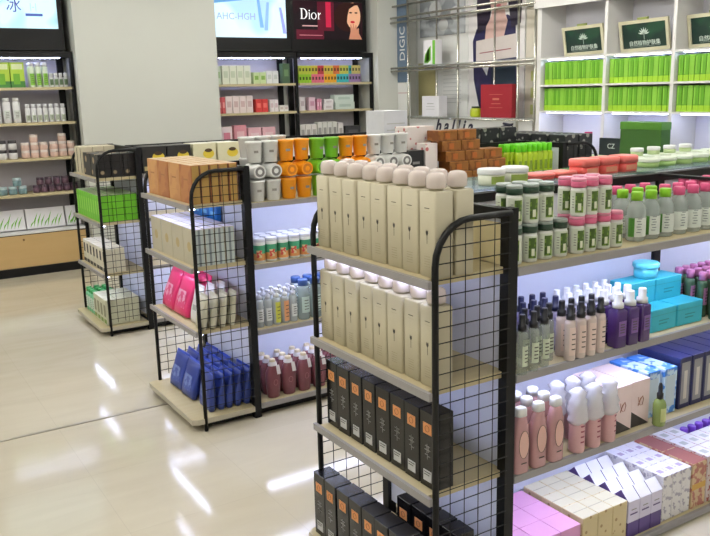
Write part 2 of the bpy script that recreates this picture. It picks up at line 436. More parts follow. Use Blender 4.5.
# ---- the end wall: white shelving, chrome display frame, posters     (local x runs to the viewer's right, local y into the wall)
E0, EV = 4.4, 6.5
def ex(v): return EV-v
RZ = -pi/2
unit = thing('wall_shelf_unit', 'white shelf unit filled with bright green cartons against the end wall', 'shelf unit', (E0, EV, 0), (0,0,RZ))
divs = [4.075, 3.262, 2.562, 1.862, 1.162]
part('back_panel', MB().box(ex(4.05), ex(1.15), .325, .345, 0, 2.5, mat('white_unit', (226,224,232), .5, var=.015)), unit)
wu = mat('unit_white', (228,226,222), .5, var=.015)
for i, v in enumerate(divs):
    part('upright', MB().box(ex(v), ex(v-.032 if i else v-.05), 0, .3245, 0, 2.5, wu), unit)
for i in range(4):
    a, b = ex(divs[i]-(.032 if i else .05))+.0006, ex(divs[i+1])-.0006
    for z in (1.975, 1.724, 1.483):
        part('shelf', MB().box(a, b, .002, .3245, z-.018, z-.0006, wu), unit)
    part('light_strip', MB().box(a+.05, b-.05, .05, .058, 1.950, 1.9565, led), unit, 'glowing white strip under the shelf')
    part('light_strip', MB().box(a+.05, b-.05, .05, .062, 1.457, 1.4645, led), unit, 'glowing white strip under the shelf')
part('header_board', MB().box(ex(4.1), ex(1.13), -.02, .34, 2.5005, 2.56, wu), unit)
part('fascia', MB().box(ex(4.1), ex(1.13), -.03, -.021, 2.43, 2.56, wu), unit)
part('counter', MB().box(ex(4.07), ex(1.15), -.42, -.002, .0, 1.05, mat('counter_white', (222,220,222), .5, var=.02)), unit)

# framed green signs on the top shelf
sg = mat('sign_green', (22,66,44), .35, kind='noise', rgb2=(14,44,36), scale=3., thr=.5)
cf = mat('sign_frame', (204,198,168), .5)
sw = mat('sign_white', (214,226,214), .5)
for i, (v0, v1, who) in enumerate(((3.87, 3.385, 'first of three from the chrome frame'), (3.205, 2.70, 'second of three from the chrome frame'), (2.52, 2.015, 'third of three from the chrome frame'))):
    w = v0-v1; h = .262
    t = thing('framed_sign', f'cream framed dark green sign with white plant emblem, {who}', 'sign', (E0+.17, (v0+v1)/2+.0, 1.9765), (rad(10), rad(-1.0), RZ), 'green signs above the cartons')
    f = MB(); b = .028
    for a in ((-w/2, w/2, 0, b), (-w/2, w/2, h-b, h), (-w/2, -w/2+b, b, h-b), (w/2-b, w/2, b, h-b)): f.box(a[0], a[1], -.012, .012, a[2], a[3], cf)
    f.xf(Matrix.Translation((0,0,.012)))
    part('frame', f, t)
    part('board', MB().box(-w/2+b+.0005, w/2-b-.0005, -.002, .010, b+.0125, h-b+.0115, sg), t)
    e = MB()
    for k in range(7):
        a = rad(-75+25*k); r = .062; q = Vector((sin(a), 0, cos(a))); n_ = Vector((cos(a), 0, -sin(a)))
        c = Vector((0, -.0045, .15))
        e.quad([c+q*.006, c+q*r*.55+n_*.006, c+q*r, c+q*r*.55-n_*.006], sw)
    e.box(-.0015, .0015, -.0045, -.0035, .11, .155, sw)
    part('emblem', e, t)
    part('lettering', text_mesh('自然植物护肤集', .046, sw), t, loc=(0, -.004, .078))
    part('caption_line', MB().box(-w*.3, w*.3, -.0042, -.0035, .052, .0535, sw), t)
    part('clip', MB().box(-.05, .05, -.014, .013, h+.0125, h+.03, mat('sign_clip', (150,160,90), .5)), t)

# bright green cartons
g1 = mat('lime_card', (96,160,22), .45, var=.08, scale=9); g2 = mat('lime_pale', (160,204,44), .45, var=.06); g3 = mat('lime_light', (132,190,56), .45)
def lime(w, d, h, a, b, name):
    mb = MB().loft([(0, rring(w, d, .003, 1)), (h*.24, rring(w, d, .003, 1))], b, False, cap1=False)
    mb.loft([(h*.24, rring(w, d, .003, 1)), (h*.97, rring(w, d, .003, 1)), (h, rring(w-.006, d-.006, .003, 1))], a, False, cap0=False)
    return mb
stripe = lambda w, d, h: MB().box(-w*.34, -w*.1, -d/2-.0008, -d/2+.0005, h*.28, h*.93, g3)
PL = [Proto('green_carton', 'carton', lime(.048, .05, .208, g1, g2, 'a'), [('stripe', stripe(.048, .05, .208))]),
      Proto('green_carton', 'carton', lime(.048, .05, .208, g3, g2, 'b'))]
for s_, (va, n, sec) in enumerate(((4.005, 14, 'leftmost section'), (3.222, 13, 'middle section'), (2.522, 12, 'rightmost section'))):
    for z, rowname in ((1.7238, 'upper'), (1.4828, 'lower')):
        for k in range(n):
            PL[(k*7+s_) % 3 == 1].put(E0+.06, va-.026-k*.0512, z, RZ+J(.05), f'bright green carton, {ORD[k]} from the left in the {rowname} row, {sec}', 'green cartons on the end wall')

# things on the counter
dg = mat('dark_green_box', (44,88,10), .5, var=.03)
bx_ = MB().loft(carton_rings(.40, .12, .30, .004), dg, False); b2 = MB().loft([(0, rring(.406, .126, .006, 2)), (.055, rring(.406, .126, .006, 2)), (.06, rring(.398, .118, .006, 2))], mat('dark_green_lid', (66,120,16), .5, var=.03), False)
t = thing('gift_box', 'large plain dark green box with lid on the counter under the cartons', 'box', (4.15, 2.583, 1.051), (0,0,RZ))
part('box', bx_, t); part('lid', b2, t, loc=(0,0,.3005))
pale = mat('pale_green_card', (196,220,170), .5)
for k, (v, w, h) in enumerate(((3.05, .17, .07), (2.88, .10, .055))):
    thing('pale_green_carton', f'small pale green carton on the counter, {("larger","smaller")[k]} one beside the dark green box', 'carton', (4.1, v, 1.051), (0,0,RZ), data=MB().loft(carton_rings(w, .12, h), pale, False).mesh('c'))
t = thing('dark_sign', 'low black sign with pale lettering between the green cartons and dark green box', 'sign', (4.25, 3.0, 1.051), (0,0,RZ))
part('board', MB().box(-.13, .13, -.01, .01, 0, .21, mat('sign_black', (26,38,38), .4)), t)
part('lettering', text_mesh('CZ', .06, sw), t, loc=(0, -.0108, .14))
thing('red_carton', 'slim magenta carton standing on the counter beside the black sign', 'carton', (4.2, 3.22, 1.051), (0,0,RZ), data=MB().loft(carton_rings(.05, .05, .26), mat('magenta_card', (190,30,96), .5), False).mesh('c'))

# chrome display frame in front of the posters
fr = thing('chrome_display_frame', 'chrome tube display frame with glass shelves in front of the posters', 'display frame', (E0, EV, 0), (0,0,RZ))
for v in (6.188, 5.266, 4.335, 4.10):
    part('post', MB().tube([(ex(v), 0, 0), (ex(v), 0, 2.9)], .013, chrome, 10), fr)
for v in (5.95, 4.95):
    part('post', MB().tube([(ex(v), .24, 0), (ex(v), .24, 2.9)], .011, chrome, 8), fr)
for z, ys in ((2.68, (0,)), (2.545, (-.028,)), (2.49, (-.028,)), (1.965, (-.028,)), (1.93, (-.028,)), (1.385, (-.022,)), (2.52, (.265,)), (1.95, (.265,))):
    for y in ys: part('cross_tube', MB().tube([(ex(6.495 if y < 0.1 else 6.2), y, z), (ex(4.08), y, z)], .0125 if z > 1.5 else .008, chrome, 8), fr)
gl = mat('clear_glass', (210,222,216), .05, alpha=.28, var=.02)
for z in (1.978, 1.395):
    part('glass_shelf', MB().box(ex(6.22), ex(4.09), -.02, .235, z, z+.008, gl), fr)

# posters on the end wall behind it
def poster(name, label, v0, v1, z0, z1, m, thick=.01, u=X1-.0125):
    t = thing(name, label, 'poster', (u, EV, 0), (0,0,RZ))
    part('sheet', MB().box(ex(v0), ex(v1), .0, thick, z0, z1, m), t)
    return t
pw = mat('poster_white', (226,226,222), .5, var=.02)
pb = mat('poster_blue_grey', (96,116,138), .5)
# dark blue strip with vertical lettering by the column (part of the sheet beyond the column)
t = thing('banner', 'narrow grey blue banner with vertical white lettering beside the column', 'banner', (4.46, EV, 0), (0,0,RZ))
part('sheet', MB().box(ex(6.49), ex(6.27), 0, .012, 1.80, 2.95, pb), t)
lt = text_mesh('DIGIC', .15, pw); part('lettering', lt, t, loc=(ex(6.38), -.001, 2.25), rot=(0, -pi/2, 0))
t = thing('price_panel', 'white panel hanging below the grey blue banner', 'panel', (4.46, EV, 0), (0,0,RZ))
part('sheet', MB().box(ex(6.49), ex(6.24), 0, .012, 1.2, 1.795, pw), t)
part('rule', MB().box(ex(6.48), ex(6.25), -.001, .0, 1.67, 1.68, mat('pinkish', (200,170,170), .5)), t)

t = poster('wall_poster', 'large white poster with grey pictures behind the chrome frame', 6.45, 5.50, 1.38, 2.95, pw)
pg = mat('poster_grey', (150,154,158), .5, kind='noise', rgb2=(190,194,196), scale=4, thr=.5); pt = mat('poster_tan', (176,168,120), .6); pl = mat('poster_line', (186,188,184), .6)
part('grey_print', MB().box(ex(6.40), ex(5.55), -.001, -.0002, 2.32, 2.95, pg), t)
for cx, cz, r in ((6.1, 2.62, .12), (5.72, 2.55, .10), (5.95, 2.44, .09)):
    poly_part(t, 'flower_print', ell(ex(cx), cz, r, r*.8), -.0018, mat('poster_pale', (214,216,214), .5))
part('tan_print', MB().box(ex(6.44), ex(6.10), -.001, -.0002, 1.40, 2.02, pt), t)
for k in range(9): part('line_print', MB().box(ex(5.95), ex(5.62), -.001, -.0002, 1.55+.045*k, 1.556+.045*k, pl), t)
# poster of a woman in dark blue
t = poster('portrait_poster', 'tall poster of a dark haired person in a navy jacket behind the chrome frame', 5.495, 4.60, 1.36, 2.95, mat('poster_lit', (236,232,230), .5, var=.02))
navy = mat('poster_navy', (34,30,76), .5); navy2 = mat('poster_teal_navy', (24,44,62), .5); psk = mat('poster_skin', (222,186,176), .5); phr = mat('poster_hair', (36,26,48), .5)
part('hanging_rail', MB().box(ex(5.49), ex(4.61), -.004, .012, 2.951, 2.965, chrome), t)
def PP(name, pts, y, m, lb=None): return poly_part(t, name, [(ex(v), z) for v, z in pts], y, m, lb)
PP('jacket_print', [(5.42, 2.22), (5.36, 2.34), (5.22, 2.44), (4.86, 2.46), (4.74, 2.40), (4.70, 1.46), (5.30, 1.48), (5.40, 1.80)], -.0006, navy)
PP('jacket_print', [(5.12, 2.0), (4.74, 2.0), (4.72, 1.5), (5.1, 1.5)], -.0010, navy2)
PP('hair_print', [(5.30, 2.95), (5.36, 2.60), (5.34, 2.30), (5.16, 2.34), (5.1, 2.6), (4.86, 2.6), (4.80, 2.32), (4.66, 2.36), (4.64, 2.70), (4.70, 2.95)], -.0012, phr)
PP('neck_print', [(5.12, 2.46), (5.20, 2.36), (5.22, 2.20), (4.93, 2.20), (4.86, 2.40), (4.90, 2.48), (4.92, 2.60), (5.08, 2.60)], -.0016, psk)
PP('face_print', ell(5.0, 2.66, .145, .19), -.0022, psk)
PP('mouth_print', ell(5.0, 2.565, .04, .012, 10), -.0028, mat('poster_lip', (190,96,104), .5))
for dv in (.06, -.06): PP('eye_print', ell(5.0+dv, 2.72, .025, .01, 10), -.0028, phr)
PP('card_print', [(5.36, 2.22), (4.72, 2.26), (4.72, 2.02), (5.36, 1.99)], -.0030, mat('poster_card', (216,206,200), .5))
PP('card_line', [(5.30, 2.09), (4.80, 2.115), (4.80, 2.105), (5.30, 2.08)], -.0034, mat('poster_rule', (150,70,80), .5))
PP('collar_print', [(5.28, 1.96), (5.14, 1.96), (5.18, 1.84)], -.0020, mat('poster_collar', (220,220,226), .5))
t = thing('price_panel', 'narrow cream panel with three yellow green labels beside the portrait poster', 'panel', (X1-.0125, EV, 0), (0,0,RZ))
part('sheet', MB().box(ex(4.58), ex(4.14), 0, .01, 1.36, 2.5, mat('cream_panel', (216,208,190), .6)), t)
part('hanging_rail', MB().box(ex(4.57), ex(4.15), -.004, .012, 2.501, 2.512, chrome), t)
for z in (1.82, 1.65, 1.48): part('label', MB().box(ex(4.50), ex(4.36), -.001, 0, z-.05, z+.05, mat('lime_label', (190,194,120), .5)), t)
t = thing('script_banner', 'white banner with dark flowing script across the foot of the posters', 'banner', (E0+.06, EV, 0), (0,0,RZ))
part('sheet', MB().box(ex(6.24), ex(4.12), 0, .012, .9, 1.37, pw), t)
nv = mat('script_ink', (34,34,56), .5)
part('lettering', text_mesh('hallia', .2, nv, .35, bold=.006), t, loc=(ex(5.42), -.001, 1.295))
part('scroll_print', MB().tube([(ex(4.6)+.16*sin(k*.9), -.002, 1.29+.055*cos(k*.7)) for k in range(14)], .012, nv, 4), t)
# goods on the frame
t = thing('leaf_carton', 'white carton with green leaves standing on the upper glass shelf', 'carton', (E0+.09, 5.83, 1.9865), (0,0,RZ))
part('carton', MB().loft(carton_rings(.22, .1, .27), whitep, False), t)
lf = mat('leaf_green', (104,176,48), .5)
part('green_side', MB().box(.06, .108, -.0515, -.0502, .0, .265, lf), t)
e = MB()
for k in range(4): e.quad([(-.1+.02*k, -.0512, .01), (-.085+.02*k, -.0512, .08+.03*k), (-.06+.03*k, -.0512, .15+.02*k), (-.06+.03*k, -.0512, .05)], lf)
part('leaf_print', e, t)
t = thing('white_carton', 'white square carton standing on the lower glass shelf', 'carton', (E0+.09, 5.80, 1.4035), (0,0,RZ))
part('carton', MB().loft(carton_rings(.32, .12, .23), whitep, False), t)
part('print', MB().box(-.08, .08, -.0612, -.0602, .08, .085, pl).box(-.08, .08, -.0612, -.0602, .11, .115, pl).box(-.06, .06, -.0612, -.0602, .14, .15, pl), t)
t = thing('red_gift_box', 'flat dark red box with gold print standing in front of the portrait poster', 'box', (E0+.09, 4.72, 1.4035), (0,0,RZ))
part('box', MB().loft(carton_rings(.48, .06, .34, .004), mat('dark_red', (150,28,40), .45), False), t)
gd = mat('gold_print', (196,120,96), .45)
part('print', MB().box(-.1, .1, -.0312, -.0302, .1, .104, gd).box(-.07, .07, -.0312, -.0302, .14, .146, gd).box(-.05, .05, -.0312, -.0302, .18, .2, gd).box(-.1, .1, -.0312, -.0302, .235, .239, gd), t)
t = thing('yellow_jar', 'small yellow green jar with dark lid on the lower glass shelf', 'jar', (E0+.08, 5.06, 1.4035), (0,0,RZ))
part('body', MB().lathe([(.055,0),(.062,.02),(.06,.08),(.05,.095)], mat('lime_jar', (176,190,40), .3)), t)
part('lid', MB().lathe([(.046,.0955),(.046,.115)], mat('dark_lid', (50,60,30), .4)), t)
# ================================================================== GOODS
def decal(x0, x1, z0, z1, y, m): return MB().box(x0, x1, y-.0006, y+.0002, z0, z1, m)
def leafmark(cx, z, y, s, m):
    mb = MB()
    for a in (-16, 0, 16):
        q = Vector((sin(rad(a)), 0, cos(rad(a)))); n_ = Vector((cos(rad(a)), 0, -sin(rad(a)))); c = Vector((cx, y-.0005, z))
        mb.quad([c, c+q*s*.5+n_*s*.16, c+q*s, c+q*s*.5-n_*s*.16], m)
    mb.box(cx-.0009, cx+.0009, y-.0006, y-.0002, z-s*1.1, z, m)
    return mb
def grid(P, xs, ys, z, rz, fmt, group, jit=.012, jr=.05, zs=None):
    """fmt(column index, row index)"""
    for r, y in enumerate(ys):
        for c, x in enumerate(xs):
            p = P(c, r) if callable(P) else P
            if p is None: continue
            p.put(x+J(jit), y+J(jit), z, rz+J(jr), fmt(c, r), group)
ROWN = ('front row', 'second row back', 'third row back', 'fourth row back', 'fifth row back')
def cap_xy(ov, W, n, off=0., u0=0.): pass

# ---- cream bottles on the nearest end display
w, d, h = .079, .066, .252
body = MB().loft([(0, rring(w-.006, d-.006, .005)), (.003, rring(w, d, .007)), (h-.005, rring(w, d, .007)), (h, rring(w-.010, d-.010, .006))], cream, True)
body.loft([(h, cring(.021, 16)), (h+.006, cring(.021, 16))], cream)
capb = MB().lathe([(.028, h+.0062), (.0295, h+.009), (.0295, h+.034), (.027, h+.044), (.020, h+.0495), (.008, h+.052)], capm, 20)
seal = mat('faint_print', (176,164,134), .5)
marks = leafmark(0, h*.48, -d/2, .02, ink)
marks3 = MB().box(-.012, .012, -d/2-.0006, -d/2-.0001, h*.8, h*.808, ink).box(-.016, .016, -d/2-.0006, -d/2-.0001, h*.76, h*.763, seal)
marks2 = MB()
for k in range(5): marks2.box(-.014, .014, -d/2-.0006, -d/2-.0001, h*(.12+.03*k), h*(.127+.03*k), seal)
PC = Proto('cream_bottle', 'bottle', body, [('cap', capb, 'milky rounded cap'), ('emblem_print', marks), ('title_print', marks3), ('text_print', marks2)])
vs = [W-.0520-.0864*k for k in range(8)]
for r, u in enumerate((.059, .133)):
    for c, v in enumerate(vs):
        PC.put(u+J(.003), v+J(.002), 1.1715, RZ+J(.03), f'cream square bottle, {ORD[c]} from the left in the {ROWN[r]}, top shelf of nearest display', 'cream bottles on the top end shelf')
vs2 = [W-.0520-.0864*k for k in range(8)]
for c, v in enumerate(vs2):
    PC.put(.06+J(.004), v+J(.002), .8335, RZ+J(.03), f'cream square bottle, {ORD[c]} from the left on the second shelf of nearest display', 'cream bottles on the second end shelf')

# ---- black cartons
w, d, h = .077, .072, .25
def emblem(m, y, z):
    mb = MB()
    for (x0, x1, z0, z1) in ((-.012,.012,.022,.024), (-.003,-.001,.0,.03), (.004,.006,.004,.026), (-.014,.014,.010,.012), (-.012,-.004,-.006,-.004), (.002,.013,-.010,-.008), (-.001,.001,-.02,-.002)):
        mb.box(x0, x1, y-.0006, y-.0001, z+z0, z+z1, m)
    return mb
PK = Proto('black_carton', 'carton', MB().loft(carton_rings(w, d, h), blackc, False), [
    ('copper_label', decal(-.021, .021, .178, .214, -d/2-.0003, orange_l), 'square copper label', [('ring_print', MB().tube([(.010*cos(a*pi/6), -d/2-.0012, .196+.010*sin(a*pi/6)) for a in range(13)], .0012, mat('copper_dark', (150,84,44), .5), 4))]),
    ('emblem_print', emblem(silverp, -d/2, .115)),
    ('paper_label', decal(-.020, .020, .022, .058, -d/2-.0003, greyl), 'grey paper label', [('code_print', MB().box(-.016, .016, -d/2-.0016, -d/2-.001, .05, .053, ink).box(-.016, .01, -d/2-.0016, -d/2-.001, .042, .045, ink))])])
for c in range(8):
    PK.put(.068+J(.002), .6475-c*.0832, .4955, RZ+J(.02), f'black carton with copper label, {ORD[c]} from the left on the third shelf of nearest display', 'black cartons on the third end shelf')
for r, u in enumerate((.0, .15)):
    for c in range(8):
        if r and c < 4: continue
        PK.put(u+J(.003), .6475-c*.0832, .0685, RZ+J(.02), f'black carton with copper label, {ORD[c]} from the left in the {ROWN[r]}, bottom shelf', 'black cartons on the bottom end shelf')
# small blue things at the left edge of the second shelf's underside in the photo: round blue caps standing behind the cartons
cy = mat('cyan_cap', (40,120,190), .3)

# ---- right side of the nearest unit, top shelf
def leaf_bottle(capc, name, lab1, lab2):
    R = .0262; hb = .098
    capmt = mat(name+'_cap', capc, .35)
    b = MB().lathe([(R*.9,0),(R,.004),(R,hb-.012),(R*.93,hb-.003),(R*.8,hb)], mat('pale_bottle', (228,230,222), .3), 20)
    c = MB().lathe([(R*.82,hb+.0005),(R*1.01,hb+.001),(R*1.01,hb+.019),(R*.98,hb+.0205)], capmt, 20)
    top = MB().lathe([(R*.985,hb+.0208),(R*.985,hb+.029),(R*.9,hb+.0315)], mat(name+'_band', lab2, .3, .2), 20)
    l = MB().curved(R+.0006, .01, .088, 1.75, mat('leaf_label', (216,222,204), .45))
    g = MB().curved(R+.0011, .014, .082, .52, mat('leaf_label_green', (116,146,52), .45, kind='noise', rgb2=(70,96,34), scale=60), 6, -.42)
    k = MB().curved(R+.0016, .022, .046, .2, mat('leaf_label_pale', (226,228,206), .45), 4, -.40)
    tx = MB()
    for q in range(5): tx.curved(R+.0011, .03+.009*q, .033+.009*q, .16, mat('soft_print', (150,150,140), .6), 3, -1.25)
    return Proto('leaf_label_bottle', 'bottle', b, [('cap', c, None, [('cap_band', top)]), ('label', l, None, [('leaf_print', g), ('flower_print', k)]), ('text_print', tx)])
PD = leaf_bottle((38,66,50), 'dark_green', (120,150,60), (170,180,176))
PP_ = leaf_bottle((226,110,146), 'pink', (128,146,52), (232,150,176))
S1 = SIDE = 1.1658
xs = [.445, .513, .583, .655, .735, .80, .865, .93]
for row, yv in enumerate((.128, .19)):
    for k, x in enumerate(xs):
        p, nm, n = (PD, 'dark green', k) if k < 4 else (PP_, 'pink', k-4)
        x2 = x+.012*row
        for lv in ((0, 1) if k not in (3, 7) else (0,)):
            p.put(x2+J(.002), yv+J(.002), S1+.1296*lv+.0003*lv, J(.3), f'{nm} capped leaf label bottle, {ORD[n]} from the left, {("lower","upper")[lv]} layer, {("front row","back row")[row]}', 'leaf label bottles stacked on the side shelf')
clear = mat('clear_plastic', (200,210,206), .1, alpha=.4, var=.03)
def water_bottle(capc, name, green):
    R = .0355
    b = MB().lathe([(R*.9,0),(R,.005),(R,.110),(R*.97,.119),(R*.78,.136),(R*.5,.146),(R*.48,.149)], clear, 20)
    c = MB().lathe([(R*.60,.1495),(R*.60,.177),(R*.53,.181)], mat(name, capc, .35), 16)
    l = MB().curved(R+.0006, .018, .088, 1.6, mat('water_label', (222,228,220), .4), 10)
    g = MB().curved(R+.0011, .018, .088, .33, mat('water_green', (70,130,44), .4), 4, -1.4)
    tx = MB()
    for q in range(6): tx.curved(R+.0011, .034+.01*q, .037+.01*q, .22, mat('water_text', (120,130,130), .5), 3, -.65+.1*(q % 2))
    return Proto('clear_bottle', 'bottle', b, [('cap', c), ('label', l, None, [('green_print', g), ('text_print', tx)] if green else [('text_print', tx)])])
PWg = water_bottle((134,196,40), 'lime_cap', True); PWp = water_bottle((226,92,140), 'rose_cap', False)
for r, yv in enumerate((.155, .232, .309)):
    for k in range(10):
        x = 1.075+.0815*k+(.02 if r == 1 else 0)
        if 1.41 < x+.035 and x-.035 < 1.47 and yv > .28: continue
        gcap = k < (3, 3, 1)[r]
        (PWg if gcap else PWp).put(x+J(.002), yv+J(.002), S1, J(.3), f'clear bottle with {"lime" if gcap else "rose pink"} cap, {ORD[k]} from the left in the {ROWN[r]} on the side shelf', 'clear bottles on the side shelf')

# ---- second side shelf
S2 = SIDE = .8178
def spray(R, hb, bm, capmt, capkind, lab=None, labz=(.03,.1), name='spray_bottle', total=.2, square=False):
    if square: b = MB().loft([(0, rring(2*R*.94, 2*R*.94, .008)), (.004, rring(2*R, 2*R, .009)), (hb-.01, rring(2*R, 2*R, .009)), (hb, rring(R*1.2, R*1.2, .008))], bm)
    else: b = MB().lathe([(R*.9,0),(R,.004),(R,hb-.016),(R*.9,hb-.006),(R*.5,hb)], bm, 18)
    parts = []
    if capkind == 'mist':
        c = MB().lathe([(R*.80,hb+.0005),(R*.80,hb+.018),(R*.56,hb+.021),(R*.56,hb+.05),(R*.5,hb+.054)], capmt, 16)
        parts.append(('nozzle', c))
    elif capkind == 'pump':
        c = MB().lathe([(R*.66,hb+.0005),(R*.66,hb+.018),(R*.3,hb+.021),(R*.22,hb+.03),(R*.22,hb+.034),(R*.5,hb+.035),(R*.5,hb+.045),(R*.4,hb+.047)], capmt, 14)
        c.box(-.0045, .0045, -R*1.25, 0, hb+.0365, hb+.0445, capmt)
        parts.append(('pump', c))
    elif capkind == 'cap':
        parts.append(('cap', MB().lathe([(R*.8,hb+.0005),(R*.8,hb+.03),(R*.7,hb+.034)], capmt, 16)))
    if lab:
        if square: l = decal(-R*.7, R*.7, labz[0], labz[1], -R-.0003, lab)
        else: l = MB().curved(R+.0007, labz[0], labz[1], .8, lab)
        parts.append(('label', l))
        tx = MB()
        for q in range(4):
            zz = labz[0]+(labz[1]-labz[0])*(.2+.18*q)
            if square: tx.box(-R*.45, R*.4, -R-.0014, -R-.001, zz, zz+.004, ink)
            else: tx.curved(R+.0012, zz, zz+.004, .4, ink, 3)
        parts.append(('text_print', tx))
    return Proto(name, 'bottle', b, parts)
blackp = mat('black_plastic', (24,24,30), .3); navyp = mat('navy_plastic', (34,36,70), .3)
P1 = spray(.019, .15, mat('green_tint_plastic', (190,200,182), .12, alpha=.36, var=.03), blackp, 'mist', mat('clear_label', (206,214,190), .4), name='clear_spray_bottle')
P2 = spray(.0195, .145, mat('blush_plastic', (214,196,188), .3), blackp, 'mist', mat('blush_label', (232,208,198), .4), (.02,.12), name='lotion_bottle')
P2b = spray(.0195, .145, mat('lilac_plastic', (170,160,190), .3), navyp, 'mist', mat('lilac_label', (200,190,214), .4), (.02,.11), name='lilac_spray_bottle')
P3 = spray(.026, .145, mat('purple_plastic', (66,38,98), .25), white, 'mist', mat('purple_label', (120,84,150), .4), (.045,.1), name='purple_spray_bottle', square=True)
P3w = spray(.021, .14, mat('white_lilac', (214,208,228), .3), white, 'mist', mat('violet_label', (110,80,170), .4), (.03,.1), name='white_spray_bottle')
for r, yv in enumerate((.075, .125)):
    for k in range(4 if r else 3):
        P1.put(.437+.058*k-.0*r, yv+.008*k*(1-r)+J(.002), S2, J(.2), f'clear spray bottle with black nozzle, {ORD[k]} from the left in the {ROWN[r]}', 'clear spray bottles on the side shelf')
for r, yv in enumerate((.085, .137)):
    for k in range(4):
        P2.put(.672+.05*k+.012*r, yv+J(.002), S2, J(.15), f'blush lotion bottle with black spray head, {ORD[k]} from the left in the {ROWN[r]}', 'blush lotion bottles on the side shelf')
for r, yv in enumerate((.195, .255)):
    for k in range(6):
        P2b.put(.455+.052*k, yv+J(.002), S2, J(.2), f'lilac spray bottle with navy nozzle, {ORD[k]} from the left in the {("third","fourth")[r]} row back', 'lilac spray bottles on the side shelf')
for k in range(3):
    P3.put(.918+.0655*k, .09, S2, J(.06), f'purple square spray bottle with white nozzle, {ORD[k]} from the left in the front row', 'purple spray bottles on the side shelf')
    P3.put(.916+.0645*k, .152, S2, J(.06), f'purple square spray bottle with white nozzle, {ORD[k]} from the left in the second row', 'purple spray bottles on the side shelf')
for r, yv in enumerate((.21, .268)):
    for k in range(6):
        P3w.put(.80+.052*k, yv+J(.002), S2, J(.2), f'white spray bottle, {ORD[k]} from the left in the {("nearer","further")[r]} row behind the purple bottles', 'white spray bottles behind the purple ones')
tq = mat('turquoise_card', (54,180,202), .4, var=.05); tq2 = mat('turquoise_side', (28,140,150), .4, var=.05)
def tbox(w, d, h):
    m = MB().loft(carton_rings(w, d, h, .003), tq, False)
    return Proto('turquoise_carton', 'carton', m, [('lid_edge', MB().loft([(h*.72, rring(w+.0014, d+.0014, .003, 1)), (h*.735, rring(w+.0014, d+.0014, .003, 1))], tq2, False)), ('print', MB().box(-.03, .02, -d/2-.0006, -d/2-.0001, h*.3, h*.36, tq2).box(-.03, .03, -d/2-.0006, -d/2-.0001, h*.45, h*.5, tq2))])
TB = tbox(.152, .1, .088)
TB.put(1.218, .164, S2, .02, 'turquoise carton in the bottom front row of the pile, beside the purple bottles', 'turquoise cartons')
TB.put(1.376, .162, S2, -.02, 'turquoise carton in the bottom front row of the pile, towards the rose caps', 'turquoise cartons')
TB.put(1.185, .27, S2, .0, 'turquoise carton in the bottom back row of the pile, on the purple bottle side', 'turquoise cartons')
TB.put(1.342, .27, S2, .0, 'turquoise carton in the bottom back row of the pile, on the rose cap side', 'turquoise cartons')
TB.put(1.20, .25, S2+.0884, .02, 'upper turquoise carton of the pile, on the purple bottle side', 'turquoise cartons')
TB.put(1.357, .248, S2+.0884, -.02, 'upper turquoise carton of the pile, on the rose capped bottle side', 'turquoise cartons')
PTU = Proto('turquoise_tub', 'tub', MB().lathe([(.04,0),(.045,.004),(.047,.042)], mat('turquoise_tub', (90,200,220), .3)), [('lid', MB().lathe([(.05,.0425),(.052,.045),(.052,.058),(.047,.063)], mat('turquoise_lid', (110,214,232), .3)))])
PTU.put(1.275, .25, S2+.1770, 0, 'round turquoise tub with lid on top of the turquoise cartons')
pk = spray(.02, .15, mat('green_glass', (70,100,76), .2), mat('rose_cap2', (206,130,178), .35), 'cap', mat('mauve_label', (176,120,160), .4), (.05,.12), name='rose_capped_bottle')
for r, yv in enumerate((.10, .155, .21, .265)):
    for k in range(7):
        pk.put(1.505+.05*k, yv+J(.002), S2, J(.2), f'green bottle with rose cap, {ORD[k]} from the left in the {ROWN[r]} beside turquoise cartons', 'rose capped bottles on the side shelf')

# ---- third side shelf
S3 = SIDE = .4718
pinkp = mat('pink_lotion', (212,164,166), .2, alpha=.82)
def flat_bottle():
    w, d, h = .066, .042, .205
    b = MB().loft([(0, rring(w-.008, d-.006, .016)), (.005, rring(w, d, .018)), (h*.72, rring(w*.96, d, .018)), (h*.93, rring(w*.72, d*.86, .016)), (h, rring(w*.5, d*.7, .012))], pinkp)
    c = MB().loft([(h+.0005, rring(w*.66, d*.82, .012)), (h+.024, rring(w*.62, d*.82, .012)), (h+.03, rring(w*.5, d*.66, .01))], white)
    l = MB(); v0 = ell(0, h*.52, .022, .05, 18); bb = len(l.v); l.v += [(x, -d/2-.0008, z) for x, z in v0]; l.face(tuple(range(18)), mat('peach_label', (222,178,166), .4))
    rg = MB().tube([(.022*cos(a*pi/9), -d/2-.0012, h*.52+.05*sin(a*pi/9)) for a in range(19)], .0009, ink, 4)
    tx = MB().box(-.012, .012, -d/2-.0016, -d/2-.001, h*.18, h*.2, ink)
    return Proto('pink_bottle', 'bottle', b, [('cap', c), ('label', l, None, [('label_ring', rg)]), ('text_print', tx)])
PB = flat_bottle()
for r, yv in enumerate((.09, .145, .2)):
    for k in range(3):
        PB.put(.452+.083*k, yv, S3, J(.05), f'pink shampoo bottle with white cap, {ORD[k]} from the left in the {ROWN[r]}', 'pink bottles on the third side shelf')
wrapm = mat('plastic_wrap', (240,238,244), .2, alpha=.72)
